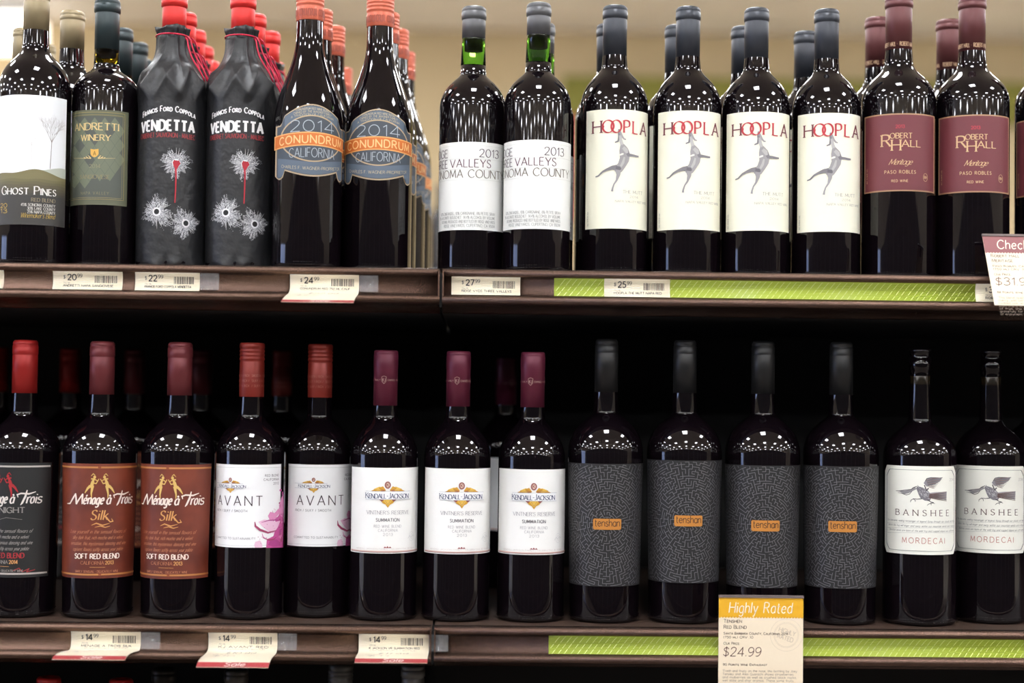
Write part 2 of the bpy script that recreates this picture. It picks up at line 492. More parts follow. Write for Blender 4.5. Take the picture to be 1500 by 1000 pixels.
# unseen shelving added behind the camera to darken reflections and block low lamps
og = link('mirrored_shelving', None, label='unseen dark shelving added behind the camera for the glass to mirror', cat='shelving')
box('carcass', -9, 9, -2.6, -2.2, 0, 2.3, mat('dark mirrored shelving', (.012, .011, .011), .6), og)
for k in range(16):
    box('upright', -8.6 + k * 1.15, -8.6 + k * 1.15 + .045, -2.24, -2.19, .1, 2.3, mat('pale streak upright', (.30, .32, .36), .4), og)  # pale posts added to draw vertical streaks in the glass
for k in range(6):
    box('shelf_edge', -9, 9, -2.22, -2.18, .25 + k * .36, .275 + k * .36, mat('mirrored shelf edge', (.07, .055, .045), .5), og)

# shelves: the lip profile is swept along x
PROF = [(0.012, 0.0), (0.003, 0.0), (0.0, -.0012), (-.0012, -.0035), (-.0005, -.0062), (.0025, -.0075), (.0042, -.010), (.0050, -.016), (.0048, -.021), (.0030, -.0262), (.0008, -.0285), (-.0030, -.0295), (-.0042, -.0315), (-.0036, -.0345), (-.0010, -.0362), (.006, -.0366), (.020, -.0380), (.032, -.0440), (.0335, -.0452)]
DEPTH = .60


def shelf(name, x0, x1, z, label, joint=False):
    root = link(name, None, label=label, cat='shelf')
    root.location = ((x0 + x1) / 2, YL, z)
    h = (x1 - x0) / 2
    vs, fs = [], []
    P = PROF
    n = len(P)
    for x in (-h, h):
        vs += [(x, y, zz) for y, zz in P]
    for i in range(n - 1):
        fs.append((i, n + i, n + i + 1, i + 1))
    me = mesh('lip', vs, fs, BROWN)
    lo = link('lip', me, root)
    sm = lo.modifiers.new('thick', 'SOLIDIFY'); sm.thickness = .0008; sm.offset = -1
    box('deck', -h, h, .004, DEPTH, -.004, -.0004, BROWN_SMOOTH, root)
    box('underside', -h, h, .034, DEPTH, -.046, -.040, DARK, root)
    for s in (-1, 1):     # end brackets closing the lip
        box('end_cap', s * h - .0016 * (s > 0), s * h + .0016 * (s < 0), -.0035, .03, -.036, -.0015, BROWN, root, bevel=.0006)
    if joint:             # dark plate added to stop light leaking through the shelf seam
        box('seam_blocker', h, h + .0024, .010, DEPTH - .05, -.040, -.004, DARK, root)
    return root


XS_U = at(646, 415, YL).x
XS_L = at(634, 935, YL).x
shelf('gondola_shelf', -1.45, XS_U - .0014, ZU, 'brown metal shelf, upper left, under the dark wrapped and orange capped bottles', True)
shelf('gondola_shelf', XS_U + .0014, 1.45, ZU, 'brown metal shelf, upper right, with the green strip, under the cream and burgundy labels')
shelf('gondola_shelf', -1.45, XS_L - .0014, ZL, 'brown metal shelf, lower left, carrying the three folded $14.99 tags', True)
shelf('gondola_shelf', XS_L + .0014, 1.45, ZL, 'brown metal shelf, lower right, below the black maze labels')
shelf('gondola_shelf', -1.45, XS_L - .003, ZB, 'dark metal shelf at the bottom left, below the frame')
bp = link('shelf_back_panel', None, label='black back panel closing the lower shelf bays', cat='panel')
box('panel', -1.45, 1.45, YL + DEPTH, YL + DEPTH + .01, ZB - .5, ZU - .041, DARK, bp)
up = link('shelf_upright', None, label='dark upright post between the left and right shelves', cat='post')
up.location = ((XS_U + XS_L) / 2, YL + DEPTH - .03, 0)
box('post', -.02, .02, 0, .03, ZB - .5, ZU - .05, DARK, up)
box('slot_rail', -.012, .012, -.004, 0, ZB - .5, ZU - .06, DARK, up)
for sx in (-1.465, 1.45):
    o = link('shelf_end_panel', None, label='dark end panel of the shelf unit, %s, out of frame' % ('left' if sx < 0 else 'right'), cat='panel')
    box('panel', sx, sx + .015, YL, YL + DEPTH, ZB - .5, ZU + .0, DARK, o)

# ------------------------------------------------------------------ bottles
GLASS = mat('dark wine glass', (.0035, .002, .003), .035, ior=1.52, bump=(26, .12, .002, (1, 1, .12)))
TOPS = {}



def knurl(me, R, n=84):
    """small raised stipples round the heel of the bottle"""
    bm = bmesh.new(); bm.from_mesh(me)
    rk = random.Random(7)
    for i in range(n):
        for z in (.0042, .0068):
            if rk.random() < .25: continue
            a = 2 * math.pi * (i + rk.random() * .5) / n
            c = Vector((R * math.sin(a), -R * math.cos(a), z))
            o = Vector((math.sin(a), -math.cos(a), 0)); t = Vector((math.cos(a), math.sin(a), 0)); u = Vector((0, 0, 1))
            k = .00055
            q = [bm.verts.new(c + t * k), bm.verts.new(c + u * k), bm.verts.new(c - t * k), bm.verts.new(c - u * k), bm.verts.new(c + o * .0006)]
            for j in range(4):
                bm.faces.new((q[j], q[(j + 1) % 4], q[4])).smooth = True
    bm.to_mesh(me); bm.free()
    return me


class Bottle:
    """a kind of bottle: sizes are read at the place of one real bottle of that kind and kept in metres"""
    def __init__(s, name, label, nx, yt, yc, shelf_z, ybody, wb, wn, wl, ysh, ynk, capcol, dY=0., wbase=None, cap='foil', ylip=None, ya=.72, yb=.35, group=None, rl=None, fill=None, wnb=None, labx=0.):
        s.Y = YA + dY
        s.zb = shelf_z
        s.nx, s.yc = nx, yc
        s.X = at(nx, yc, s.Y).x
        d = (Vector((s.X, s.Y, shelf_z + .15)) - CAM).dot(FWD) / F
        z = lambda y: at(nx, y, s.Y).z - shelf_z
        s.z = z
        s.R = wb / 2 * d
        s.Rb = (wbase or wb) / 2 * d
        rn, rl_ = wn / 2 * d, wl / 2 * d
        s.zs, zn, s.zc, s.zt = z(ysh), z(ynk), z(yc), z(yt)
        rnb = (wnb / 2 * d) if wnb else rn * 1.06
        P = [(s.Rb * .55, .0), (s.Rb - .0045, .0), (s.Rb - .0018, .0008), (s.Rb - .0004, .003), (s.Rb, .006)]
        P += [(s.Rb + (s.R - s.Rb) * t / 6, .006 + (s.zs - .006) * t / 6) for t in range(1, 7)]
        H = zn - s.zs
        P += bez((s.R, s.zs), (s.R, s.zs + H * ya), (rnb, zn - H * yb), (rnb, zn), 26)[1:]
        s.rn, s.rl, s.rnb = rn, rl_, rnb
        s.prof = P
        s.ztop = s.zt
        s.name, s.label, s.group = name, label, group
        s.face = math.atan2(-s.X, s.Y)
        s.capcol, s.captype, s.ylip = capcol, cap, ylip
        s.fill = fill
        s.zn = zn
        s.rlab = s.R if not wbase else (s.R + s.Rb) / 2
        s.root = None

    def r(s, z):
        P = s.prof
        for a, b in zip(P, P[1:]):
            if b[1] >= z:
                return a[0] + (b[0] - a[0]) * (z - a[1]) / max(1e-9, b[1] - a[1])
        return s.rn

    def build(s):
        root = link(s.name, None, label=s.label, cat='wine bottle', group=s.group)
        root.location = (s.X, s.Y, s.zb)
        root.rotation_euler = (0, 0, s.face)
        s.root = root
        body = list(s.prof)
        k = s.captype
        if k == 'none':
            g = .0011
            body += [(s.rn, s.zt - .030), (s.rn, s.zt - .024), (s.rn + g, s.zt - .0225), (s.rn + g, s.zt - .012), (s.rn + .0002, s.zt - .011), (s.rn + .0002, s.zt - .004), (s.rn + g, s.zt - .0035), (s.rn + g, s.zt - .001), (s.rn, s.zt), (s.rn * .62, s.zt)]
            link('glass', knurl(lathe('glass', body, GLASS), s.Rb), root)
            ck = lathe('cork', [(s.rn + .0002, s.zt - .062), (s.rn + .0003, s.zt - .0615), (s.rn + .0003, s.zt - .0305), (s.rn + .0002, s.zt - .030)], mat('cork seen through glass', (.016, .0105, .005), .12, coat=.5), 48)
            link('cork', ck, root)
            return s
        if s.fill:      # see-through neck above the wine
            zf = s.z(s.fill[0])
            body += [(s.rnb - (s.rnb - s.rn) * .3, zf)]
            link('glass', knurl(lathe('glass', body, GLASS), s.Rb), root)
            gm = mat('neck glass ' + s.fill[1], s.fill[1], .02, ior=1.10, trans=1.0, coat=1.0)
            link('neck_glass', lathe('neck_glass', [(s.rnb - (s.rnb - s.rn) * .3, zf + .0003), (s.rn, s.zc + .002), (s.rn, s.zc + .006)], gm, 48), root)
            zk = s.zc - (s.zc - zf) * .42
            link('cork', lathe('cork', [(s.rn * .72, zk), (s.rn * .72, s.zc + .001)], mat('stained cork', (.12, .06, .02), .8), 32), root)
        else:
            body += [(s.rn, s.zc + .004), (s.rn, s.zc + .012)]
            link('glass', knurl(lathe('glass', body, GLASS), s.Rb), root)
        cm = foil(s.capcol)
        if k == 'screw':
            r0 = s.rl
            c = [(s.rn * .99, s.zc), (r0 * .985, s.zc), (r0, s.zc + .0006)]
            zr = s.zt - .020
            zz = [zr - .0016, zr, zr + .0012]
            c += [(r0, zz[0]), (r0 - .0007, zz[1]), (r0 + .0003, zz[2])]
            for q in range(3):
                b = zr + .0045 + q * .0042
                c += [(r0 + .0003, b - .0012), (r0 - .0006, b), (r0 + .0003, b + .0012)]
            c += [(r0 + .0002, s.zt - .0015), (r0 - .0010, s.zt), (r0 * .5, s.zt + .0002)]
            cap = link('screw_cap', lathe('screw_cap', c, cm, 48), root)
        elif k == 'flat':
            c = [(s.rn * .99, s.zc), (s.rn + .0003, s.zc), (s.rn + .0003, s.zt - .0205), (s.rn + .0006, s.zt - .019), (s.rn + .0006, s.zt - .0055), (s.rn + .0001, s.zt - .0045), (s.rn + .0004, s.zt - .0038), (s.rn, s.zt - .0008), (s.rn - .0012, s.zt), (s.rn * .5, s.zt)]
            cap = link('capsule', lathe('capsule', c, cm, 48), root)
        else:
            zl = s.z(s.ylip) if s.ylip else s.zt - .017
            c = [(s.rn * .99, s.zc), (s.rn + .0003, s.zc), (s.rn + .0003, zl - .0015), (s.rn - .0001, zl - .0006), (s.rn + .0001, zl), (s.rl, zl + .0008), (s.rl, s.zt - .0062), (s.rl - .0009, s.zt - .0055), (s.rl - .0002, s.zt - .0045), (s.rl - .0006, s.zt - .002), (s.rl - .0022, s.zt), (s.rl * .55, s.zt + .0003), (s.rl * .5, s.zt - .0008), (s.rl * .2, s.zt - .0008)]
            cap = link('capsule', lathe('capsule', c, cm, 48), root)
        s.cap = cap
        return s

    # pixel of the pictured bottle -> (u, v) in millimetres on its wall
    def uv(s, x, y, cap=False):
        d = ray(x, y)
        R = (s.rn + .0004) if cap else s.rlab
        o = (CAM.x - s.X, CAM.y - s.Y)
        A = d.x ** 2 + d.y ** 2
        B = 2 * (o[0] * d.x + o[1] * d.y)
        Cc = o[0] ** 2 + o[1] ** 2 - R * R
        D = B * B - 4 * A * Cc
        t = (-B - math.sqrt(max(D, 0))) / (2 * A)
        px, py = o[0] + d.x * t, o[1] + d.y * t
        a = math.atan2(px, -py) - s.face
        return (a * R * 1000, (CAM.z + d.z * t - s.zb) * 1000)

    def u(s, x, y): return s.uv(x, y)[0]
    def v(s, y, x=None): return s.uv(s.nx - 4 if x is None else x, y)[1]

    def mp(s, u, v, off):
        a = u / 1000 / s.rlab
        r = s.r(v / 1000) + off
        return (r * math.sin(a), -r * math.cos(a), v / 1000)

    def mpc(s, u, v, off):
        r = s.rn + .0004 + off
        a = u / 1000 / r
        return (r * math.sin(a), -r * math.cos(a), v / 1000)

    def rect(s, P, x0, y0, x1, y1, m, layer=0):
        ym = (y0 + y1) / 2
        P.rect(s.u(x0, ym), s.v(y1), s.u(x1, ym), s.v(y0), m, layer)

    def T(s, P, t, x0, x1, yb, h, m, **k):
        """line of writing between pixel columns x0..x1 with its baseline at row yb, h rows high"""
        k.setdefault('layer', 2)
        u0 = s.u(x0, yb)
        hh = s.v(yb - h) - s.v(yb)
        if x1 is None:
            return P.text(t, u0, s.v(yb), hh, m, **k)
        return P.text(t, u0, s.v(yb), hh, m, w=s.u(x1, yb) - u0, **k)

    def px(s, P, pts):
        return [s.uv(x, y) for x, y in pts]

    def paper(s, P, name='label', **k):
        return P.build(name, s.root, s.mp, base=.00018, **k)

    def ink(s, P, parent, name='lettering', **k):
        o = P.build(name, parent, s.mp, **k)
        return o

    def place(s, nx, dY=0., turn=0., label=None, group=None, strip=False, yc=None):
        """another bottle of this kind: neck column nx, dY behind the front row, turned by degrees"""
        c = copy_tree(s.root)
        Y = YA + dY
        X = at(nx, yc or s.yc, Y).x
        c.location = (X, Y, s.zb)
        c.rotation_euler = (0, 0, math.atan2(-X, Y) + math.radians(turn))
        if label: c['label'] = label
        if group: c['group'] = group
        return c


# ================================================================== UPPER SHELF, left to right
rnd = random.Random(5)
# ---- hillside label, silver cap
b = Bottle('wine_bottle', 'bottle with pale tree over dark hill label and silver-beige capsule, far left above', 53, -13, 46, ZU, 378, 104, 36, 38, 142, 66, '948566', dY=-.02, ylip=1).build()
ghost = b
P = Print()
WH = mat('white label paper', 'eceef0', .5)
def strip_cols(n, c0, c1):
    out = []
    for i in range(n):
        t = i / (n - 1)
        out.append('%02x%02x%02x' % tuple(int(int(c0[j:j + 2], 16) * (1 - t) + int(c1[j:j + 2], 16) * t) for j in (0, 2, 4)))
    return out
uL, uR = -52, b.u(96, 230)
us = [uL + (uR - uL) * i / 50 for i in range(51)]
vt, vb = b.v(139), b.v(329)
P.band(us, lambda u: vb, lambda u: vt, WH)
lab = b.paper(P)
P = Print()
v0 = b.v(255)
hill = lambda u: v0 + 5.5 * math.exp(-((u - b.u(44, 250)) / 17) ** 2) + 1.6 * math.sin(u * .13)
P.band(us, lambda u: b.v(268), hill, ink('77704c'), 1)
P.band([u for u in us if u > b.u(55, 230)], lambda u: b.v(258), lambda u: v0 + 7.0 + 2.2 * math.sin((u - 20) * .11), ink('b6bbae'), 0.5)
ys = [262, 266, 270, 274, 278, 282, 286]
cols = strip_cols(7, '6d6645', '3a3836')
prev = None
for i, c in enumerate(cols):
    lo = b.v(ys[i + 1]) if i < 6 else vb + 1.2
    P.band(us, lambda u, lo=lo: lo - 1.2, lambda u, i=i: b.v(ys[i]) + .5 * math.sin(u * .21 + i), ink(c), 1.2 + i * .15)
tree = ink('75695f')
def branch(x, y, a, L, wd, n, m):
    x2, y2 = x + math.cos(a) * L, y + math.sin(a) * L
    xm, ym = (x + x2) / 2 + rnd.uniform(-.3, .3), (y + y2) / 2
    P.ribbon([(x, y), (xm, ym), (x2, y2)], [wd, wd * .85, wd * .7], m, 1)
    if n:
        for k in range(3 if n > 2 else 2):
            branch(x2, y2, a + rnd.uniform(-.5, .5), L * rnd.uniform(.62, .85), wd * .62, n - 1, m)
tu, tv = b.uv(73, 246)
P.ribbon([(tu, tv - 1), (tu + .8, tv + 14), (tu + 1.4, tv + 30)], [.33, .3, .26], tree, 1)
for a in (1.25, 1.5, 1.75, 1.0, 2.05):
    branch(tu + 1.3, tv + 26 + 4 * abs(1.5 - a), a, 9.5, .17, 4, tree)
tree2 = ink('c9c4bf')
tu, tv = b.uv(46, 243)
P.ribbon([(tu, tv - 1), (tu - .3, tv + 26)], [.22, .15], tree2, 1)
for a in (1.2, 1.6, 1.95):
    branch(tu - .2, tv + 22, a, 8, .12, 3, tree2)
W_ = ink('e9e6e0')
b.T(P, 'Ghost Pines', 4, 81, 285, 12, W_, serif=True, caps=True, layer=5, thick=.15, thin=.05, small=.76)
b.T(P, 'RED BLEND', 46, 80, 295, 5, ink('8e8266'), serif=True, layer=5, thick=.16, thin=.08)
for k, t in enumerate(('45% SONOMA COUNTY', '30% LAKE COUNTY', '25% NAPA COUNTY')):
    b.T(P, t, (31, 40, 40)[k], 80, 302 + k * 5.2, 4, ink('c9c6c0'), serif=True, layer=5, thick=.17, thin=.09)
G_ = ink('b89a45')
b.T(P, '20', 2, 11, 304, 6, G_, layer=5, thick=.14)
b.T(P, '13', 2, 11, 312, 6, G_, layer=5, thick=.14)
b.T(P, "Winemaker's Blend", 30, 79, 319, 7, G_, slant=.25, layer=5, thick=.09, thin=.05, track=1.6)
b.ink(P, lab)
ghost_p = b
ghost.place(106, .076, 8, 'silver-beige capped bottle standing behind, between the tree label and the olive diamond label')
ghost.place(36, .17, 20, 'silver-beige capped bottle behind the tree label, left of its neck')
ghost.place(66, .26, 30, 'silver-beige capped bottle farthest back, just right of the tree label bottle neck')

# ---- olive diamond label
b = Bottle('wine_bottle', 'bottle with dark green-black capsule and olive diamond-pattern label', 156.4, 0, 74, ZU, 380, 94.5, 34.5, 38, 140, 97, '2e3a3c', ylip=20, fill=(95, '6a5810'), wnb=37).build()
P = Print()
OL = ink('61634f')
b.rect(P, 99, 161, 187, 300, OL, 0)
lab = b.paper(P)
P = Print()
b.rect(P, 107, 170, 181, 293, ink('50554e'), 1)
dm, x0, y0 = ink('6b715e'), 107, 176
for r in range(9):
    for c in range(6):
        cx, cy = 110 + c * 14.5 + (7.2 if r % 2 else 0), 182 + r * 10.5
        if cx > 176 or rnd.random() < .18: continue
        P.poly([b.uv(cx, cy - 10), b.uv(cx + 7.2, cy), b.uv(cx, cy + 10), b.uv(cx - 7.2, cy)], dm, 1.4)
gd = ink('a8975c')
def frame(P, b, x0, y0, x1, y1, w, m, layer=2):
    a, c = b.uv(x0, y1), b.uv(x1, y0)
    P.line([(a[0], a[1]), (c[0], a[1]), (c[0], c[1]), (a[0], c[1]), (a[0], a[1])], w, m, layer)
frame(P, b, 104, 167.5, 182.5, 294, .45, gd)
frame(P, b, 106.5, 171, 180, 291, .3, gd)
g2 = ink('d9be82')
b.T(P, 'ANDRETTI', 111, 173.5, 190.5, 10, g2, serif=True, thick=.17, thin=.07)
b.T(P, 'WINERY', 119.5, 161.5, 206, 8.5, g2, serif=True, thick=.17, thin=.07)
P.blob(b.px(P, [(133, 218), (138, 219), (144.5, 218), (144.5, 226), (142, 229), (138.7, 230.5), (135, 229), (133, 226)]), ink('d8a850'), 2)
b.T(P, 'A', 137, 140.5, 228, 6, ink('7a5a20'), thick=.14, layer=3)
for sgn in (-1, 1):
    P.ribbon(b.px(P, [(138.7 + sgn * 5, 232), (138.7 + sgn * 10, 231.5), (138.7 + sgn * 16, 232), (138.7 + sgn * 30, 232)]), [.5, .35, .2, .1], g2, 2)
    for q in range(3):
        P.ribbon(b.px(P, [(138.7 + sgn * (5 + q * 4), 232), (138.7 + sgn * (8 + q * 3.4), 229 + q), (138.7 + sgn * (9.5 + q * 3), 227.5 + q * 1.5)]), [.5, .4, .15], g2, 2)
b.T(P, '2014', 131, 147, 246, 5, ink('8b8768'), serif=True, thick=.13, thin=.08)
b.T(P, 'SANGIOVESE', 118, 160, 262, 5.6, ink('8b7f5a'), serif=True, thick=.13, thin=.07)
b.T(P, 'NAPA VALLEY', 119, 159, 285, 4, ink('807a5c'), serif=True, thick=.13, thin=.07, track=5)
b.ink(P, lab)
and_ = b
b.place(177.5, .146, -10, 'green-black capped bottle directly behind the olive diamond label bottle, to its right')
b.place(200.5, .225, 15, 'third green-black capped bottle back, left of the first black paper-wrapped bottle')
b.place(212, .33, 5, 'farthest green-black capped bottle, barely showing left of the first paper-wrapped shoulder')

# ---- black paper wrapped bottles, red capsule and red cord
b = Bottle('wine_bottle', 'black paper-wrapped bottle with red capsule, left of the front pair', 254.7, -8, 60, ZU, 384, 97, 34, 38, 152, 62, 'd02a26', ylip=12, ya=.62, yb=.45, wnb=42).build()
bb = b
PAPER = mat('black wrapping paper', (.011, .011, .0125), .43, bump=(90, .6, .002))
def fold(a, r, z):
    zt = b.z(43)
    k = min(1, max(0, (z - b.z(150)) / (zt - b.z(150))))
    k2 = math.sin(math.pi * min(1, max(0, (z - b.z(158)) / (b.z(95) - b.z(158)))))
    s1 = abs(math.sin(a * 4.5 + 1.3 * math.sin(a * 2 + z * 20)))
    s2 = abs(math.sin(a * 3 + z * 55 + 1.5))
    s3 = abs(math.sin(a * 5 - z * 70))
    r2 = r + .0006 + k * (.0040 * (1 - s1 ** .6)) + k2 * (.0040 * (1 - s2 ** .7) + .0030 * (1 - s3 ** .8))
    r2 = max(r2, r + .0007)
    if z < .012:
        r2 += (.012 - z) * .16 * math.sin(a * 7 + 2 * math.sin(a * 3)) - (.012 - z) * .02
    zz = z
    if z > zt - .001: zz += .0016 * math.sin(a * 3 + 1)
    if z < .004: zz = z + .0012 + .0012 * math.sin(a * 7)
    return r2, zz
wp = [(b.Rb - .001, .0002), (b.Rb + .0004, .004), (b.Rb, .008), (b.Rb, .013)] + [(b.R, .02 + i * .012) for i in range(int((b.zs - .02) / .012))] + [p for p in b.prof if p[1] >= b.zs and p[1] < b.z(58)]
fine = []
for p, q in zip(wp, wp[1:]):
    n = 1 if q[1] < b.z(165) else 2
    fine += [(p[0] + (q[0] - p[0]) * t / n, p[1] + (q[1] - p[1]) * t / n) for t in range(n)]
rc = b.rnb
fine += [wp[-1], (rc, b.z(57)), (rc - .0012, b.z(55)), (rc - .0008, b.z(51)), (rc + .0004, b.z(46)), (rc + .0008, b.z(42))]
wrap = link('paper_wrap', lathe('paper_wrap', fine, PAPER, 160, fold), b.root)
CORD = mat('red cord', 'c2143c', .5)
pts = [((rc + .0028 + .0006 * math.sin(t * 3)) * math.sin(t), -(rc + .0028 + .0006 * math.sin(t * 3)) * math.cos(t), b.z(56) + .0015 * math.cos(t + .6)) for t in [2 * math.pi * i / 40 for i in range(41)]]
cord = tube('cord', pts, .0009, CORD, b.root)
for q, (a0, a1, y1) in enumerate(((.75, 1.05, 122), (.85, 1.12, 121), (1.05, 1.35, 118))):
    pts = []
    for i in range(13):
        t = i / 12
        y = 57 + (y1 - 57) * t
        zz = b.z(y)
        r = b.r(zz) + .0050 + .003 * math.sin(t * 3.1) + .002 * q
        a = a0 + (a1 - a0) * t + .12 * math.sin(t * 3.14) * (q - 1)
        pts.append((r * math.sin(a), -r * math.cos(a), zz))
    tube('cord_end', pts, .0009, CORD, cord)
P = Print()
W_, R_ = ink('e8e6e6'), ink('8e2f33')
arc = lambda c, k: (lambda u, v: (u, v - k * (u - c) ** 2))
cu = (b.u(285, 170) + b.u(211, 170)) / 2
P.text('Francis Ford Coppola', cu, b.v(163), b.v(155) - b.v(163), W_, w=b.u(285, 170) - b.u(211, 170), serif=True, thick=.2, thin=.12, caps=True, align='c', T=arc(cu, .0062), track=2.6, small=.7)
cu = b.u(243, 190)
P.text('VENDETTA', cu, b.v(191), b.v(176.5) - b.v(191), W_, w=b.u(279.5, 186) - b.u(207, 186), thick=.27, thin=.17, align='c', T=arc(cu, .0006), track=2.8)
P.text('CABERNET SAUVIGNON - MALBEC', cu, b.v(201), b.v(194.5) - b.v(201), R_, w=b.u(284, 198) - b.u(208, 198), thick=.15, align='c', T=arc(cu, .0009))
def splat(cx, cy, rr, red):
    u, v = b.uv(cx, cy)
    rr = rr / 1.35
    for k in range(1150):
        a = rnd.uniform(0, 2 * math.pi)
        q = rnd.random() ** .8
        lump = 1 + .22 * math.sin(3 * a + cx) + .16 * math.sin(7 * a + cy) + .1 * math.sin(13 * a)
        d = rr * (.26 + .85 * q) * lump
        L = rr * rnd.uniform(.03, .16) * (1.25 - .5 * q)
        wd = rnd.uniform(.12, .4) * (1.2 - .6 * q)
        da = rnd.uniform(-.9, .9)
        x, y = u + d * math.cos(a), v + d * math.sin(a)
        dx, dy = math.cos(a + da) * L, math.sin(a + da) * L
        P.poly([(x - dx, y - dy), (x - dy * wd / L, y + dx * wd / L), (x + dx, y + dy), (x + dy * wd / L, y - dx * wd / L)], SPL[k % 3], 2 + (k % 3) * .3)
    for k in range(34):
        a = rnd.uniform(0, 2 * math.pi)
        P.ribbon([(u + rr * .2 * math.cos(a), v + rr * .2 * math.sin(a)), (u + rr * rnd.uniform(.9, 1.45) * math.cos(a), v + rr * rnd.uniform(.9, 1.45) * math.sin(a))], [.35, .05], SPL[0], 2)
    P.disc(u, v, rr * .36, rr * .36, SPL[0], 3, 14)
    P.disc(u, v, 2.9, 3.0, ink('77202a') if red else ink('0a0a0c'), 4, 18)
SPL = [ink('e4e4e6'), ink('b9b9bd'), ink('8e8e94')]
splat(258, 239, 17, True)
splat(230, 310, 18, False)
splat(271.5, 327, 17, False)
for k in range(240):     # spray between the two lower holes
    t = rnd.uniform(.15, .95)
    x, y = b.uv(230 + 41 * t + rnd.gauss(0, 4), 314 + 17 * t + rnd.gauss(2, 6))
    L = rnd.uniform(.4, 1.1); a = rnd.uniform(0, 6.28); wd = rnd.uniform(.12, .3)
    P.poly([(x - L * math.cos(a), y - L * math.sin(a)), (x - wd * math.sin(a), y + wd * math.cos(a)), (x + L * math.cos(a), y + L * math.sin(a)), (x + wd * math.sin(a), y - wd * math.cos(a))], SPL[k % 3], 2)
RD = ink('b01f30')
P.blob(b.px(P, [(253, 238), (255, 234), (258, 236), (262, 235), (264, 240), (261, 244), (259, 248), (256, 247), (254, 243)]), RD, 5)
P.ribbon(b.px(P, [(257, 244), (257.5, 255), (257, 275), (256, 297)]), [1.1, .8, .7, .55], RD, 5)
P.build('printed_design', wrap, b.mp, base=.0009)
ven = b
b.place(355.6, 0, 0, 'black paper-wrapped bottle with red capsule, right one of the front pair')
for i, (x, d) in enumerate(((270, .092), (285, .184), (297, .276), (307, .368))):
    b.place(x, d, 20 * i, ('first', 'second', 'third', 'fourth')[i] + ' red-capped wrapped bottle in the row behind the left wrapped bottle')
for i, (x, d) in enumerate(((372, .092), (394, .184), (402, .368))):
    b.place(x, d, -15 * i, ('first', 'second', 'farthest')[i] + ' red-capped wrapped bottle in the row behind the right wrapped bottle')

# ---- orange screw caps, blue-grey scroll label
b = Bottle('wine_bottle', 'sloping-shouldered bottle with orange screw cap and blue-grey scroll label, right of the pair', 557, -6, 41.5, ZU, 386, 99, 37.5, 40, 196, 60, 'c5634a', cap='screw', ya=.42, yb=.40, wnb=39).build()
P = Print()
CR = ink('b9a283'); BG = ink('434c56'); LB = ink('5b6878'); OR = ink('d0702c'); OR2 = ink('e8a868'); DG = ink('454c54'); PL = ink('a9b4be')
cx = 554
def shp(x0, x1, top, bot, m, layer, n=44):
    xs = [x0 + (x1 - x0) * i / n for i in range(n + 1)]
    P.band([b.u(x, 212) for x in xs], lambda u: b.v(bot(xs[min(range(n + 1), key=lambda i: abs(b.u(xs[i], 212) - u))])), lambda u: b.v(top(xs[min(range(n + 1), key=lambda i: abs(b.u(xs[i], 212) - u))])), m, layer)
def ct(x):
    d = abs(x - cx)
    if d < 39: return 159 + 19 * (d / 42) ** 2
    if d < 43: return 176 + (d - 39) * 4
    return 189
def cb(x):
    d = abs(x - cx)
    if d > 38: return 268 - (d - 43) ** 2 * .25
    return 264 - 9 * (d / 38) ** 2
shp(cx - 48, cx + 47.5, ct, cb, CR, 0)
lab = b.paper(P)
P = Print()
shp(cx - 46.3, cx + 46, lambda x: ct(x) + 2, lambda x: cb(x) - 2.2, BG, 1)
shp(cx - 38, cx + 37, lambda x: ct(x) + 3, lambda x: 177 + 20 * (abs(x - cx) / 42) ** 2, LB, 2)
shp(cx - 45, cx + 45, lambda x: 239 + 7 * math.cos((x - cx) / 47 * 1.5) - 3, lambda x: cb(x) - 3, LB, 2)
def oval(rx, ry, m, layer):
    shp(cx - rx, cx + rx, lambda x: 209 - ry * math.sqrt(max(0, 1 - ((x - cx) / rx) ** 2)), lambda x: 209 + ry * math.sqrt(max(0, 1 - ((x - cx) / rx) ** 2)), m, layer, 60)
oval(43, 34, CR, 3)
oval(41.3, 32, DG, 4)
ob = lambda x: 2.2 * ((x - cx) / 48) ** 2 * 2
shp(cx - 48.4, cx + 48, lambda x: 199.5 + ob(x), lambda x: 219.5 + ob(x), OR2, 5)
shp(cx - 47.5, cx + 47.2, lambda x: 201.3 + ob(x), lambda x: 217.8 + ob(x), OR, 6)
cu, cv = b.uv(cx, 217)
P.text('CONUNDRUM', cu, b.v(215.5), b.v(204.5) - b.v(215.5), ink('f2c384'), w=b.u(cx + 43, 212) - b.u(cx - 43, 212), thick=.16, align='c', layer=8, T=arc(cu, .0016), track=3.4)
P.text('2014', cu, b.v(199), b.v(183) - b.v(199), PL, w=b.u(587, 190) - b.u(526, 190), thick=.07, align='c', layer=8, T=arc(cu, .001))
P.text('CALIFORNIA', cu, b.v(236), b.v(223) - b.v(236), PL, w=b.u(588, 230) - b.u(525, 230), thick=.07, align='c', layer=8, T=arc(cu, .0012))
TX = ink('3b4250')
for k, t in enumerate(('CONUNDRUM RED WINE BLEND', 'OWNED BY THE WAGNER FAMILY', 'A TRADITION OF CALIFORNIA')):
    P.text(t, cu, b.v(167.5 + k * 4.2), 2.3, ink('b8ad92'), w=b.u(cx + 24 + k * 3, 170) - b.u(cx - 24 - k * 3, 170), thick=.12, align='c', layer=8, T=arc(cu, .006))
P.text('CHARLES F. WAGNER-PROPRIETOR', cu, b.v(252.5), 3.2, ink('b8ad92'), w=b.u(595, 250) - b.u(514, 250), thick=.12, align='c', layer=8, T=lambda u, v: (u, v + .0022 * (u - cu) ** 2 - 1.5))
b.ink(P, lab)
P = Print()
for kk in range(4):
    P.text('CONUNDRUM', -40 + kk * 24, b.z(36) * 1000, 7.5, ink('a04b38'), w=21, thick=.13)
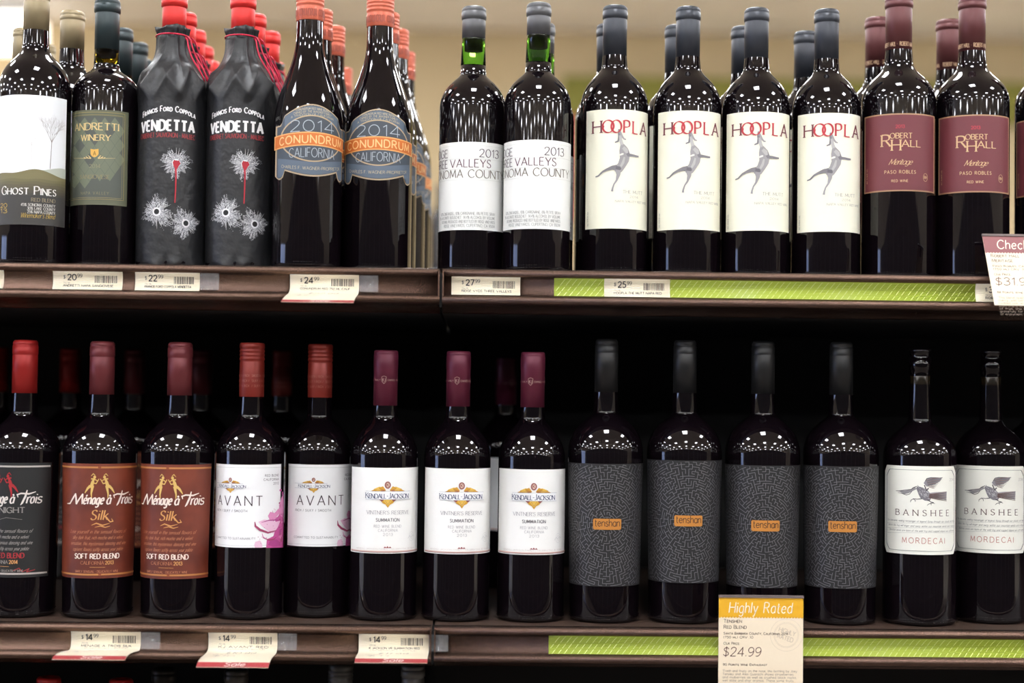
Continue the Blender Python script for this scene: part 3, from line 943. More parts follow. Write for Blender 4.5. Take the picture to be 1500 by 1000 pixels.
P.build('lettering', b.cap, b.mpc, base=(b.rl - b.rn) )
con = b
b.place(454, -.024, 8, 'sloping-shouldered bottle with orange screw cap and blue-grey scroll label, left of the pair')
for i, (x, d) in enumerate(((468, .075), (487.5, .16), (501, .41))):
    b.place(x, d, 10 + 10 * i, ('first', 'second', 'farthest')[i] + ' orange screw-capped bottle behind the left scroll label bottle')
for i, (x, d) in enumerate(((566, .085), (581, .17), (592, .30))):
    b.place(x, d, 5 + 8 * i, ('first', 'second', 'farthest')[i] + ' orange screw-capped bottle behind the right scroll label bottle')

# ---- white label, green neck
b = Bottle('wine_bottle', 'round-shouldered bottle with grey capsule, green neck and wide white label, right of the pair', 789, 6, 53, ZU, 390, 98, 34, 37, 157, 106, '5c5c5e', dY=-.022, ylip=25, fill=(93, '7ad040'), wnb=39, ya=.66, yb=.12).build()
P = Print()
CW = mat('smooth white label paper', 'f0f0ec', .45)
uR = b.u(835.5, 270); uL = uR - 108
P.rect(uL, b.v(335), uR, b.v(204.5), CW, 0)
lab = b.paper(P)
P = Print()
K_ = ink('4e3e48'); T_ = ink('6e6658'); GL = ink('bdbdb6')
u0 = b.u(755, 240) - 33
pw = dict(thick=.11, thin=.06)
b_ = b.u(813, 240) - u0
P.text('RIDGE', u0, b.v(226.5), 8.6, K_, w=29, **pw)
P.text('2013', b.u(825, 226), b.v(226.5), 8.6, K_, w=b.u(825, 226) - b.u(797.5, 226), align='r', **pw)
P.text('THREE', u0, b.v(242), 8.6, K_, w=29, **pw)
P.text('VALLEYS', b.u(755, 240), b.v(242), 8.6, ink('5a3340'), w=b.u(814, 240) - b.u(755, 240), **pw)
P.text('SONOMA COUNTY', u0, b.v(257.5), 8.6, T_, w=b.u(832, 257) - u0, **pw)
for y in (210, 229.5, 245, 260.5):
    P.line([(uL + 6, b.v(y)), (uR - 2, b.v(y))], .18, GL, 1)
sm = ink('8a8a86')
for k, t in enumerate(('82% ZINFANDEL, 10% CARIGNANE, 8% PETITE SIRAH', '1% ALICANTE BOUSCHET  14.4% ALCOHOL BY VOLUME', 'GROWN, PRODUCED AND BOTTLED BY RIDGE VINEYARDS', 'RIDGE VINEYARDS, CUPERTINO, CA 95014')):
    P.text(t, b.u(820, 315), b.v(312.5 + k * 6), 3.0, sm, w=(68, 70, 66, 62)[k], thick=.1, align='r')
b.ink(P, lab)
b.place(694, 0, 0, 'round-shouldered bottle with grey capsule, green neck and wide white label, left of the pair')
b.place(796, .075, 25, 'grey-capped bottle hidden behind the right wide white label bottle')

# ---- cream label with the leaping dog
b = Bottle('wine_bottle', 'blue-grey capped bottle with cream leaping dog label, leftmost of the four in front', 900.5, 10, 84, ZU, 390, 99.5, 34.5, 37, 161, 98, '3a3d44', ylip=29, wnb=38, ya=.66, yb=.22).build()
P = Print()
CM = mat('cream label paper', 'f4f1dc', .5)
b.rect(P, 858.5, 160, 948, 334.5, CM, 0)
lab = b.paper(P)
P = Print()
RE = ink('b8323c'); DK = ink('6d3038')
cu = b.u(905, 190)
aT = arc(cu, .0005)
h = b.v(176) - b.v(194)
def ht(t, xa, xb, m, **k):
    P.text(t, b.u(xa, 190), b.v(194), h, m, w=b.u(xb, 190) - b.u(xa, 190), serif=True, thick=.16, thin=.06, T=aT, **k)
ht('H', 869, 881, DK); ht('O', 883, 899, RE, layer=2); ht('O', 895.5, 910, RE, layer=3); ht('P', 914, 922, RE); ht('L', 927, 933.5, RE); ht('A', 937.5, 945, DK)
P.line([b.uv(885, 184), b.uv(884, 190)], .9, RE, 2)
GR = [ink('9b9899'), ink('7d7a7e'), ink('b5b3b1'), ink('6a666c')]
q = lambda x, y: b.uv(840 + x / 5, 150 + y / 5)
def limb(pts, m, L=2):
    P.ribbon([q(x, y) for x, y, w_ in pts], [w_ / 5 / 1.35 for x, y, w_ in pts], m, L)
limb([(333, 196, 5), (333, 222, 9), (334, 250, 8), (328, 283, 6), (304, 293, 4)], GR[1])
limb([(336, 198, 5), (346, 228, 9), (356, 250, 8), (370, 268, 6), (384, 272, 4)], GR[0])
limb([(342, 240, 9), (348, 285, 12), (356, 312, 14)], GR[2])
limb([(356, 308, 14), (368, 345, 34), (376, 380, 40), (372, 420, 36), (352, 460, 30), (330, 490, 30), (312, 512, 14)], GR[0])
limb([(386, 350, 16), (402, 385, 12), (430, 388, 9), (455, 394, 8), (474, 397, 6)], GR[1], 3)
limb([(318, 478, 22), (285, 478, 15), (245, 492, 9), (215, 508, 7), (185, 538, 5), (164, 546, 4)], GR[1], 3)
limb([(326, 488, 24), (328, 530, 14), (316, 570, 7), (296, 600, 5), (286, 630, 6), (283, 652, 8)], GR[0], 3)
limb([(338, 386, 5), (352, 380, 7), (366, 376, 5)], ink('e8e6dc'), 4)
limb([(372, 400, 6), (362, 440, 10), (345, 470, 8)], GR[2], 4)
limb([(310, 478, 12), (335, 482, 14), (345, 492, 6)], GR[3], 4)
limb([(362, 330, 12), (384, 352, 16), (392, 372, 8)], GR[2], 4)
sm = ink('a3a096')
b.T(P, 'THE MUTT', 912, 940, 282.5, 4.4, sm, serif=True, thick=.13, thin=.07)
b.T(P, '2014', 922, 934, 289, 3.2, sm, serif=True, thick=.13, thin=.07)
b.T(P, 'NAPA VALLEY RED WINE', 901, 945, 296, 3.2, sm, serif=True, thick=.13, thin=.07)
P.text('ALC. 14.5% BY VOL.', 0, 0, 1.8, sm, w=16, thick=.12, T=lambda u, v: (b.u(862.5, 300) - v, b.v(330) + u))
b.ink(P, lab)
hoo = b
hoo.place(1007.6, 0, -4, 'blue-grey capped bottle with cream leaping dog label, second from left in front')
hoo.place(1108, 0, -4, 'blue-grey capped bottle with cream leaping dog label, third from left in front')
hoo.place(1210.8, 0, -1, 'blue-grey capped bottle with cream leaping dog label, rightmost of the four, beside the burgundy labels')
for i, (x, d) in enumerate(((890.6, .09), (990.6, .09), (1087.9, .09), (1179.8, .11))):
    hoo.place(x, d, 10 - 9 * i, 'blue-grey capped bottle behind the ' + ('leftmost', 'second', 'third', 'rightmost')[i] + ' front dog label bottle, showing to its left')

# ---- burgundy labels
b = Bottle('wine_bottle', 'burgundy-capped bottle with tan-bordered burgundy label, first right of the dog labels', 1316.5, -3, 76, ZU, 397, 106.5, 37.5, 41, 152, 90, '603435', ylip=13, wnb=41, ya=.6, yb=.4).build()
P = Print()
b.rect(P, 1266.5, 166, 1368.5, 280, ink('b08a68'), 0)
lab = b.paper(P)
P = Print()
b.rect(P, 1268.3, 168, 1366.8, 278, ink('6f3239'), 1)
t = ink('d2ae82')
b.T(P, '2013', 1312, 1325, 187.5, 4.5, ink('c23644'), thick=.16)
b.T(P, 'R', 1292, 1304.5, 214, 17, t, serif=True, thick=.15, thin=.06)
b.T(P, 'OBERT', 1304, 1336, 202.5, 7.5, t, serif=True, thick=.17, thin=.07)
b.T(P, 'H', 1306.5, 1319, 220.5, 16, t, serif=True, thick=.15, thin=.06)
b.T(P, 'ALL', 1321, 1348, 215, 9.5, t, serif=True, thick=.17, thin=.07)
b.T(P, 'Meritage', 1302, 1335, 241, 8, t, slant=.5, thick=.12, thin=.05, track=.5)
b.T(P, 'PASO ROBLES', 1296, 1341, 254, 4.6, t, thick=.15, track=4)
b.T(P, 'RED WINE', 1306, 1330, 266.5, 3.4, t, thick=.17, track=3.4)
cu, cv = b.uv(1355, 260)
P.line([(cu + 3.2 * math.cos(a * .45), cv + 4.4 * math.sin(a * .45)) for a in range(15)], .4, t, 2)
P.text('RH', cu, cv - 1.6, 3.2, t, w=3.6, thick=.16, align='c')
P.text('ALC. 14.5% BY VOL.', 0, 0, 1.6, t, w=17, thick=.14, T=lambda u, v: (b.u(1271.5, 250) - v, b.v(266) + u))
b.ink(P, lab)
P = Print()
for kk in range(4):
    P.text('ROBERT HALL *', -46 + kk * 23.5, b.z(71) * 1000, 4.6, ink('b58f70'), w=21, thick=.13, serif=True)
P.build('lettering', b.cap, b.mpc, base=.0002)
rh = b
rh.place(1424, 0, 3, 'burgundy-capped bottle with tan-bordered burgundy label, second right of the dog labels')
rh.place(1541, .01, -5, 'burgundy label bottle cut off by the right edge of the frame, upper shelf')
rh.place(1285.8, .1, 20, 'burgundy-capped bottle behind the first burgundy label bottle')
rh.place(1390, .105, -30, 'burgundy-capped bottle behind the second burgundy label bottle')


# ================================================================== LOWER SHELF, left to right
# ---- dancers label, rust red (tapering bottle)
b = Bottle('wine_bottle', 'maroon-capped bottle with rust-red dancers label, left of the two', 149, 500, 577.5, ZL, 907, 107, 35, 36.5, 664, 604, '7a363b', wbase=100, cap='foil', ylip=522, wnb=38, ya=.62, yb=.22).build()
RUST = mat('rust label paper', '5e271b', .5, mix=('783522', 22))
BLK = mat('black label paper', '1a1a1b', .5)
def dancers(P, b, x, y, m, k=1.0):
    for sgn in (-1, 1):
        def L(pts): P.ribbon([b.uv(x + sgn * px_, y + py_) for px_, py_, w_ in pts], [w_ / 1.35 / 2 * .8 for _, _, w_ in pts], m, 2)
        L([(3, -17, 1.5), (8, -20, 2), (12, -20, 2.4)])
        P.disc(*b.uv(x + sgn * 7, y - 22.5), 1.5, 1.7, m, 2, 10)
        L([(6, -25, .8), (9, -27.5, 1.6), (12, -24, .6)])
        L([(8, -20, 3), (10, -15, 5), (11, -11, 6), (13, -7, 4)])
        L([(12, -15, 2.4), (5, -13, 1.8), (1, -20, 1.4)])
        L([(10, -10, 5.5), (11, -4, 4), (12, 2, 2.6), (11.5, 8, 1.4)])
        L([(13, -10, 5), (17, -6, 4), (20, -1, 2.2), (21, 1, 1)])
def menage(b, kind):
    P = Print()
    dark = kind == 'dark'
    uR = b.rlab * 1000 * math.radians(77)
    uL = -b.rlab * 1000 * math.radians(88)
    P.rect(uL, b.v(847), uR, b.v(679), BLK if dark else RUST, 0)
    lab = b.paper(P)
    P = Print()
    gold = ink('b0a9a4' if dark else 'b97a45')
    for y0, y1 in ((683, 685.6), (840, 842.6)):
        P.rect(uL, b.v(y1), uR - (2 if dark else 0), b.v(y0), gold, 1)
    if not dark:
        for yy in (684.3, 841.3): P.disc(*b.uv(146, yy), 1.6, 1.6, ink('8a4526'), 2, 10)
    dancers(P, b, 146, 721, ink('a3232a' if dark else 'd8b368'))
    Wt = ink('ded6d0' if dark else 'f0dfd2')
    # brush script, the capitals drawn by hand
    sl = .22
    def brush(pts, k=1.0): P.ribbon([b.uv(x, y) for x, y, w_ in pts], [w_ / 1.35 / 2 * k for _, _, w_ in pts], Wt, 3)
    brush([(100, 737, 1.2), (104, 737, 2.2), (109, 728, 2.6), (112, 723, 2), (112.5, 728, 2.6), (113, 737, 2.8), (118, 729, 2), (122, 723.5, 2), (121.5, 730, 2.8), (121, 738, 1.6)])
    for ch, xa, xb in (('é', 122.5, 126.5), ('n', 128.5, 132.5), ('a', 134.5, 138.5), ('g', 140.5, 144.5), ('e', 146.5, 150.5), ('à', 155.5, 160.5)):
        b.T(P, ch, xa, xb, 738, 14, Wt, thick=.17, thin=.09, slant=sl, layer=3)
    brush([(167, 729, 1), (166, 725, 2), (171, 723, 2.2), (180, 723.5, 2.4), (187, 720, 1)])
    brush([(178, 718, 1.5), (176, 727, 2.8), (172, 737, 2.6), (170, 740, 1)])
    for ch, xa, xb in (('r', 177, 180), ('o', 181, 184.5), ('i', 186, 187), ('s', 188, 191.5)):
        b.T(P, ch, xa, xb, 738, 14, Wt, thick=.17, thin=.09, slant=sl, layer=3)
    if dark:
        b.T(P, 'MIDNIGHT', 118, 175, 752, 8, ink('8d8884'), serif=True, thick=.2, thin=.1)
        P.line([b.uv(120, 760), b.uv(140, 762), b.uv(150, 759), b.uv(172, 761)], .35, ink('8d8884'), 2)
    else:
        gs = ink('d49a5e')
        b.T(P, 'Silk', 133, 157, 761, 14, gs, thick=.15, thin=.06, slant=.2, track=2.4)
        P.ribbon([b.uv(155, 757), b.uv(161, 764), b.uv(165, 763), b.uv(163, 759)], [.9, .5, .5, .2], gs, 2)
        P.ribbon([b.uv(134, 769), b.uv(141, 766), b.uv(150, 769), b.uv(160, 766)], [.2, .6, .6, .2], gs, 2)
        P.ribbon([b.uv(139, 772), b.uv(147, 770), b.uv(154, 772), b.uv(161, 770)], [.2, .5, .5, .2], gs, 2)
    st = ink('9a9490' if dark else 'b9795a')
    for k, t in enumerate(('Lose yourself in the sensual flavors of', 'silky dark fruit, rich mocha and a velvet', 'sensation, this mysterious dancing and vine', 'captures flavors softly across your palate')):
        b.T(P, t, 104 + (k % 2) * 3, 183 - (k % 2) * 4, 781 + k * 8.6, 5, st, thick=.09, slant=.4)
    b.T(P, 'SOFT RED BLEND' if not dark else 'DARK RED BLEND', 110, 174, 818, 7, ink('f0dfd2' if not dark else '9c2a30'), serif=.9, thick=.22, thin=.12)
    b.T(P, 'CALIFORNIA', 118, 152, 826.5, 4.6, st, serif=True, thick=.12, thin=.06)
    b.T(P, '2013' if not dark else '2014', 154, 166, 826.5, 5, ink('d49a5e'), serif=True, thick=.2, thin=.12)
    P.line([b.uv(131, 830.5), b.uv(154, 830.5)], .35, ink('d49a5e'), 2)
    b.T(P, 'SIMPLY SENSUAL * DELICATELY WINE', 110, 173, 838.5, 3.2, st, serif=True, thick=.14, thin=.08)
    if dark:
        P.ribbon([b.uv(160, 836), b.uv(168, 832), b.uv(172, 837), b.uv(180, 832), b.uv(177, 837), b.uv(186, 833)], [.4] * 6, ink('9c2a30'), 2)
    b.ink(P, lab)
menage(b, 'rust')
silk = b
silk.place(263, 0, -15, 'maroon-capped bottle with rust-red dancers label, right of the two, label turned left')
silk.place(197, .34, 10, 'dim maroon-capped bottle deep in the shelf between the two rust-red labels')
silk.place(295, .34, 30, 'dim maroon-capped bottle deep in the shelf, right of the second rust-red label bottle')
b2 = Bottle('wine_bottle', 'red-capped bottle with black label and red dancer, cut by the left frame edge, lower shelf', 36, 498, 575.5, ZL, 905, 107, 35.5, 37, 662, 602, 'b02a28', wbase=100, ylip=519, wnb=38, ya=.62, yb=.25).build()
b2r = b2.root
dX = b2.X - silk.X
# the black label shares the layout of the rust one: read it at the rust bottle, then hang it on this one
tmp = Bottle('tmp', '', 149, 500, 577.5, ZL, 907, 107, 35, 36.5, 664, 604, '7a363b', wbase=100, wnb=38, ya=.62, yb=.25)
tmp.root = b2r
menage(tmp, 'dark')
b2r.rotation_euler = (0, 0, b2.face + math.radians(-29))
b2.place(102.5, .36, 20, 'dim red-capped bottle deep in the shelf, left of the first rust-red label')
b2.place(-4, .36, 20, 'dim red-capped bottle deep in the shelf at the left frame edge')

# ---- white label, dark capitals, pink splash
b = Bottle('wine_bottle', 'rust screw-capped bottle with white label and pink splash, left of the two', 368.5, 502, 581, ZL, 909, 98, 34, 36, 664, 607, '8e2f26', cap='screw', wnb=37, ya=.62, yb=.22).build()
P = Print()
WA = mat('bright white label paper', 'f2f2f3', .5)
uL, uR = b.u(315.5, 740), b.u(315.5, 740) + 98
P.rect(uL, b.v(802), uR, b.v(680.5), WA, 0)
lab = b.paper(P)
P = Print()
gy = ink('9b9b9f')
frame_pts = [(uL + 1, b.v(685)), (uR - 1, b.v(685))]
P.line(frame_pts, .2, gy, 1)
P.line([(uL + 1, b.v(799)), (uR - 1, b.v(799))], .2, gy, 1)
gold, gold2, mar = ink('c8952c'), ink('e0b850'), ink('8a4a48')
def crest(P, b, x, y, s, name, bar=True):
    """crossed leaves, crown medallion, name band and pointed pendant"""
    D = lambda px_, py_: b.uv(x + px_ * s, y + py_ * s)
    for sg in (-1, 1):
        for k, (a, L_) in enumerate(((-.12, 18), (.12, 20), (.45, 18), (.85, 14))):
            cx_, cy_ = 3 * sg, -6.5
            ex, ey = cx_ + sg * math.cos(a) * L_, cy_ - math.sin(a) * L_ * .5 + 2
            P.ribbon([D(cx_, cy_), D((cx_ + ex) / 2, (cy_ + ey) / 2 - 1), D(ex, ey)], [.4, 2.5 * s, .1], gold if k % 2 else gold2, 2 + k * .3)
            P.ribbon([D(cx_, cy_), D(ex, ey)], [.2, .1], mar, 3)
    P.disc(*D(0, -14), 4.2 * s / 1.35, 5 * s / 1.35, mar, 3.4, 16)
    P.disc(*D(0, -14), 2.6 * s / 1.35, 3.4 * s / 1.35, ink('d6b9a8'), 3.7, 14)
    b.T(P, 'K', x - 1.4 * s, x + 1.4 * s, y - 12 * s, 4 * s, mar, thick=.2, layer=4)
    P.blob([D(-11, 6), D(11, 6), D(7, 11), D(3, 13), D(0, 17.5), D(-3, 13), D(-7, 11)], gold, 2)
    P.blob([D(-7, 6), D(7, 6), D(3, 11), D(0, 14.5), D(-3, 11)], gold2, 2.5)
    P.line([D(-4, 7), D(0, 13), D(4, 7)], .3, mar, 3)
    P.blob([D(-12, 6), D(-5, 6), D(-8, 9)], mar, 3); P.blob([D(12, 6), D(5, 6), D(8, 9)], mar, 3)
    P.rect(b.u(x - 29 * s, y), D(0, 6)[1], b.u(x + 29 * s, y), D(0, -5.2)[1], WA, 4)
    for yy in (6, -5.2):
        P.line([(b.u(x - 30 * s, y), D(0, yy)[1]), (b.u(x + 30 * s, y), D(0, yy)[1])], .22, ink('7f879a'), 5)
    nb = ink('4a5270')
    nm = P.text(name, b.u(x, y), D(0, 4.4)[1], 7.6 * s / 1.35, nb, w=b.u(x + 28.5 * s, y) - b.u(x - 28.5 * s, y), align='c', serif=True, thick=.13, thin=.06, caps=True, layer=6, track=.8, small=.8)
crest(P, b, 338, 711, .62, 'Kendall-Jackson')
bk = ink('3b2c34')
b.T(P, 'AVANT', 320.5, 384, 740.5, 14, bk, thick=.10, thin=.06, track=4.4)
b.T(P, 'RICH / SILKY / SMOOTH', 319.5, 362, 750, 3.4, ink('6d6a70'), thick=.13, track=4)
for k, t in enumerate(('RED BLEND', 'CALIFORNIA', '2012')):
    b.T(P, t, (388, 386, 400)[k], 407.5, 698 + k * 6, 3.2, ink('5a4a58'), thick=.13, track=3)
b.T(P, 'COMMITTED TO SUSTAINABILITY', 318, 374, 790, 3, ink('8a888e'), thick=.13, track=3)
PK = [ink('c24d92'), ink('d98ab8'), ink('e6bcd4'), ink('9c3a62'), ink('a83a80')]
def q(x, y): return b.uv(310 + x / 4.6875, 670 + y / 4.6875)
def poly(pts, m, L): P.blob([q(*p) for p in pts], m, L)
poly([(372, 620), (378, 560), (420, 545), (440, 470), (432, 420), (455, 400), (485, 330), (496, 420), (498, 520), (498, 600), (490, 616), (430, 618)], PK[0], 1)
poly([(385, 600), (400, 570), (440, 560), (470, 580), (470, 605), (420, 612)], PK[4], 1.3)
poly([(460, 330), (475, 275), (492, 240), (496, 330), (490, 420), (470, 400)], PK[1], 1.3)
poly([(385, 400), (400, 372), (430, 380), (455, 350), (470, 372), (440, 410), (425, 438), (395, 425)], PK[1], 1.6)
poly([(292, 600), (300, 578), (330, 568), (345, 590), (348, 618), (296, 618)], PK[2], 1)
poly([(320, 440), (360, 425), (400, 432), (440, 440), (470, 430), (450, 480), (420, 520), (380, 500), (345, 470)], PK[2], 1.9)
P.ribbon([q(296, 440), q(300, 470), (q(330, 495)), q(385, 515), q(440, 500)], [.3, 1.1, 1.3, 1.0, .4], PK[3], 2.4)
P.ribbon([q(340, 445), q(390, 430), q(440, 428), q(470, 432)], [.2, .6, .7, .3], PK[4], 2.4)
P.ribbon([q(350, 550), q(390, 565), q(425, 560), q(440, 545)], [.2, .8, .8, .3], PK[3], 2.4)
P.ribbon([q(345, 520), q(352, 545), q(380, 560)], [.3, .6, .3], PK[1], 2.4)
for k in range(70):
    x, y = rnd.uniform(290, 485), rnd.uniform(290, 600)
    if (x - 280) / 200 + rnd.gauss(0, .12) < (620 - y) / 400 * .9: continue
    u_, v_ = q(x, y); r_ = rnd.uniform(.12, .5)
    P.disc(u_, v_, r_, r_, PK[rnd.choice((0, 3, 3, 4))], 2.7, 7)
# dark wine swirl on the label's right side
for k in range(60):
    t = k / 60
    u_ = b.u(412, 740) + 4 + 9 * math.sin(t * 5 + k)
    v_ = b.v(795) + t * 60 * rnd.random()
    P.disc(u_, v_, rnd.uniform(.8, 3.4), rnd.uniform(.8, 3.2), PK[(0, 3, 4, 1)[k % 4]], 1 + .1 * (k % 5), 9)
b.ink(P, lab)
P = Print()
cl = ink('b0665a')
for kk in range(4):
    for j, t in enumerate(('SMOOTH / RICH', 'SILKY / RICH /', '/ SILKY / RICH')):
        P.text(t, -44 + kk * 22, (b.zc * 1000 + 22 - j * 5.6), 2.6, cl, w=19, thick=.13, track=4)
P.build('lettering', b.cap, b.mpc, base=b.rl - b.rn)
avant = b
b.place(468.5, .02, 26, 'rust screw-capped bottle with white label and pink splash, right of the two')
b.place(413, .34, 30, 'dark screw-capped bottle deep in the shelf between the two pink splash labels')

# ---- white crest labels, wine red capsule
b = Bottle('wine_bottle', 'wine-red capped bottle with white gold-crest label, leftmost of the three', 564.5, 513, 594, ZL, 911, 98, 34.5, 34, 670, 608, '6e2a40', cap='flat', wnb=37.5, ya=.62, yb=.22).build()
P = Print()
b.rect(P, 515, 685, 613.5, 810.5, mat('warm white label paper', 'f0efec', .5), 0)
lab = b.paper(P)
P = Print()
crest(P, b, 568, 725, 1.06, 'Kendall-Jackson')
rb, rb2 = ink('d9b6ac'), ink('5c2426')
b.rect(P, 515.4, 806.6, 613.2, 808.4, rb, 1)
b.rect(P, 515.4, 808.3, 613.2, 809, rb2, 1.3)
b.T(P, "VINTNER'S RESERVE", 537.5, 598, 753, 5.2, ink('a19da3'), serif=True, thick=.12, thin=.06)
b.T(P, 'SUMMATION', 551, 584.5, 763.6, 4.6, ink('57545a'), thick=.15, track=3)
for k, t in enumerate(('RED WINE BLEND', 'CALIFORNIA', '2013')):
    b.T(P, t, (548, 554, 561)[k], (587, 582, 575)[k], 772.5 + k * 6, 3.8, ink('aeabae'), thick=.12, track=3.4)
for k, d in enumerate((-3.6, 0, 3.6)):
    u_, v_ = b.uv(567.5 + d, 801.5)
    P.blob([(u_ - 1.7, v_ - .6), (u_, v_ + (1.5 if k == 1 else 1.0)), (u_ + 1.7, v_ - .6)], ink('8a2f30'), 2)
b.T(P, 'KENDALL-JACKSON FAMILY - CELEBRATING 30 YEARS', 523, 606, 804.8, 1.9, ink('c9b8b4'), thick=.13)
u_, v_ = b.uv(602, 785)
ft = ink('bdbdc0')
for rr in (2.2, 4.2):
    P.line([(u_ + rr * math.cos(a * .42), v_ + (rr * 1.2) * math.sin(a * .42)) for a in range(16)], .18, ft, 2)
P.line([(u_ - 6, v_ - 2), (u_ - 3, v_ + 1), (u_ - 1, v_ - 1), (u_ + 2, v_ + 1.4), (u_ + 5, v_)], .3, ft, 3)
b.ink(P, lab)
P = Print()
cg = ink('b98f8a')
for kk in range(3):
    uc = -2 + kk * 28
    zc_ = b.z(556.5) * 1000
    P.line([(uc - 2.6, zc_ + 3.4), (uc, zc_ + 4.4), (uc + 2.6, zc_ + 3.4), (uc + 2.4, zc_ - 1.5), (uc, zc_ - 4), (uc - 2.4, zc_ - 1.5), (uc - 2.6, zc_ + 3.4)], .5, cg, 2)
    P.text('KJ', uc, zc_ - 1.6, 3.4, cg, w=3, thick=.16, align='c')
    P.text('FAMILY', uc - 4, zc_ - 1, 2.0, cg, w=9, thick=.15, align='r')
    P.text('OWNED', uc + 4, zc_ - 1, 2.0, cg, w=9, thick=.15)
P.build('lettering', b.cap, b.mpc, base=.0002)
kj = b
b.place(671, 0, 2, 'wine-red capped bottle with white gold-crest label, middle of the three')
b.place(780, 0, -2, 'wine-red capped bottle with white gold-crest label, rightmost of the three, left of the maze labels')
b.place(741, .30, 40, 'dim wine-red capped bottle deep in the shelf, left of the rightmost crest label')

# ---- black maze labels (tapering bottle)
b = Bottle('wine_bottle', 'black-capped broad bottle with black maze label, leftmost of the four', 888, 497, 574, ZL, 917, 110, 33.5, 34, 665, 602, '242425', cap='foil', wbase=101, ylip=516, wnb=37, ya=.74, yb=.16).build()
P = Print()
half = b.rlab * 1000 * math.radians(84)
vt, vb = b.v(679), b.v(859)
P.rect(-half, vb, half, vt, mat('black maze paper', '171618', .5), 0)
lab = b.paper(P)
P = Print()
MZ = ink('6c6b6f')
mx, my = b.uv(889, 766)
# maze: concentric rings broken into cells, carved by a random walk; sectors double with radius
pitch = 2.55
rings = []
nr = 34
for k in range(1, nr):
    n = 6
    while 2 * math.pi * k * pitch / n > pitch * 1.9: n *= 2
    rings.append(n)
rm = random.Random(3)
cells = {}
par = {}
def nb(k, i):
    n = rings[k]
    L = [(k, (i + 1) % n), (k, (i - 1) % n)]
    if k > 0:
        L.append((k - 1, i * rings[k - 1] // n))
    if k < len(rings) - 1:
        ratio = rings[k + 1] // n
        L += [(k + 1, i * ratio + t) for t in range(ratio)]
    return L
opened = set()
seen = {(0, 0)}
stack = [(0, 0)]
while stack:
    c = stack[-1]
    o = [x for x in nb(*c) if x not in seen]
    if not o:
        stack.pop(); continue
    x = rm.choice(o)
    opened.add((c, x)); opened.add((x, c)); seen.add(x); stack.append(x)
def inside(u_, v_): return -half + .5 < u_ < half - .5 and vb + .5 < v_ < vt - .5
for k in range(len(rings)):
    n = rings[k]
    r0, r1 = (k + .6) * pitch, (k + 1.6) * pitch
    for i in range(n):
        a0, a1 = 2 * math.pi * i / n, 2 * math.pi * (i + 1) / n
        if ((k, i), (k, (i + 1) % n)) not in opened:
            p0, p1 = (mx + r0 * math.cos(a1), my + r0 * math.sin(a1)), (mx + r1 * math.cos(a1), my + r1 * math.sin(a1))
            if inside(*p0) and inside(*p1): P.line([p0, p1], .55, MZ, 1)
        if k > 0 and ((k, i), (k - 1, i * rings[k - 1] // n)) not in opened:
            m_ = 2
            pp = [(mx + r0 * math.cos(a0 + (a1 - a0) * t / m_), my + r0 * math.sin(a0 + (a1 - a0) * t / m_)) for t in range(m_ + 1)]
            if all(inside(*z_) for z_ in pp): P.line(pp, .55, MZ, 1)
mo = b.ink(P, lab, 'maze_print', base=.00025)
P = Print()
o1 = ink('c07e33')
u0, v0_ = b.uv(869, 775); u1, v1_ = b.uv(909.5, 759.5)
P.rect(u0, v0_ + .8, u1, v1_ - .8, o1, 3)
P.rect(u0 + .8, v0_, u1 - .8, v1_, o1, 3)
b.T(P, 'tenshan', 872, 907, 770.5, 10.5, ink('4a2c14'), thick=.1, track=1.8, layer=5)
b.ink(P, lab, 'name_plate')
ten = b
t2 = b.place(1003, 0, 4, 'black-capped broad bottle with black maze label set higher and tilted, second of the four')
for ch in t2.children:
    if ch.name.startswith('label'):
        ch.location = (0, 0, .0045)
b.place(1117.5, 0, 2, 'black-capped broad bottle with black maze label, third of the four, behind the yellow card')
b.place(1232, 0, 0, 'black-capped broad bottle with black maze label, rightmost of the four')

# ---- cream shield label with flying bird, no capsule
b = Bottle('wine_bottle', 'capless dark-necked bottle with cream bird label, left of the two at far right', 1347.5, 511, 590, ZL, 920, 105, 29, 30, 669, 613, '111111', cap='none', wnb=33, ya=.62, yb=.25).build()
P = Print()
SH = mat('cream shield paper', 'e9e8de', .5)
def shield(P, x0, x1, y0, y1, m, layer, c=5.0):
    ua, ub = b.u(x0, 745), b.u(x1, 745)
    us = [ua + (ub - ua) * i / 60 for i in range(61)]
    def cut(u_):
        d = min(u_ - ua, ub - u_)
        return max(0, c - d) * 1.4 if d < c else 0
    P.band(us, lambda u_: b.v(y1) + cut(u_), lambda u_: b.v(y0) - cut(u_), m, layer)
shield(P, 1296.5, 1399, 682.5, 812, SH, 0)
lab = b.paper(P)
P = Print()
dk = ink('4b484c'); br = ink('6e5048')
shield(P, 1299.5, 1397, 688, 807, ink('55565a'), 1, 5)
shield(P, 1300.1, 1396.4, 688.5, 806.5, SH, 2, 5)
q = lambda x, y: b.uv(1280 + x / 6.25, 670 + y / 6.25)
def B_(pts, m=dk, L=4): P.ribbon([q(x, y) for x, y, w_ in pts], [w_ / 6.25 / 1.35 / 2 * 1.1 for _, _, w_ in pts], m, L)
B_([(208, 304, 3), (240, 306, 7), (285, 318, 30), (320, 310, 26), (352, 296, 18), (385, 278, 22)], ink('8d8a8c'), 3)
B_([(206, 302, 2), (232, 306, 6), (290, 296, 5), (345, 290, 5), (360, 276, 6), (395, 262, 6)])
B_([(222, 320, 2), (260, 326, 5), (300, 342, 5), (330, 332, 5), (352, 305, 4)])
B_([(395, 270, 20), (430, 300, 62), (460, 335, 86), (490, 360, 74), (520, 378, 36)], ink('77747a'), 3)
B_([(500, 340, 30), (560, 342, 48), (610, 345, 56), (660, 350, 74)], ink('98959a'), 3)
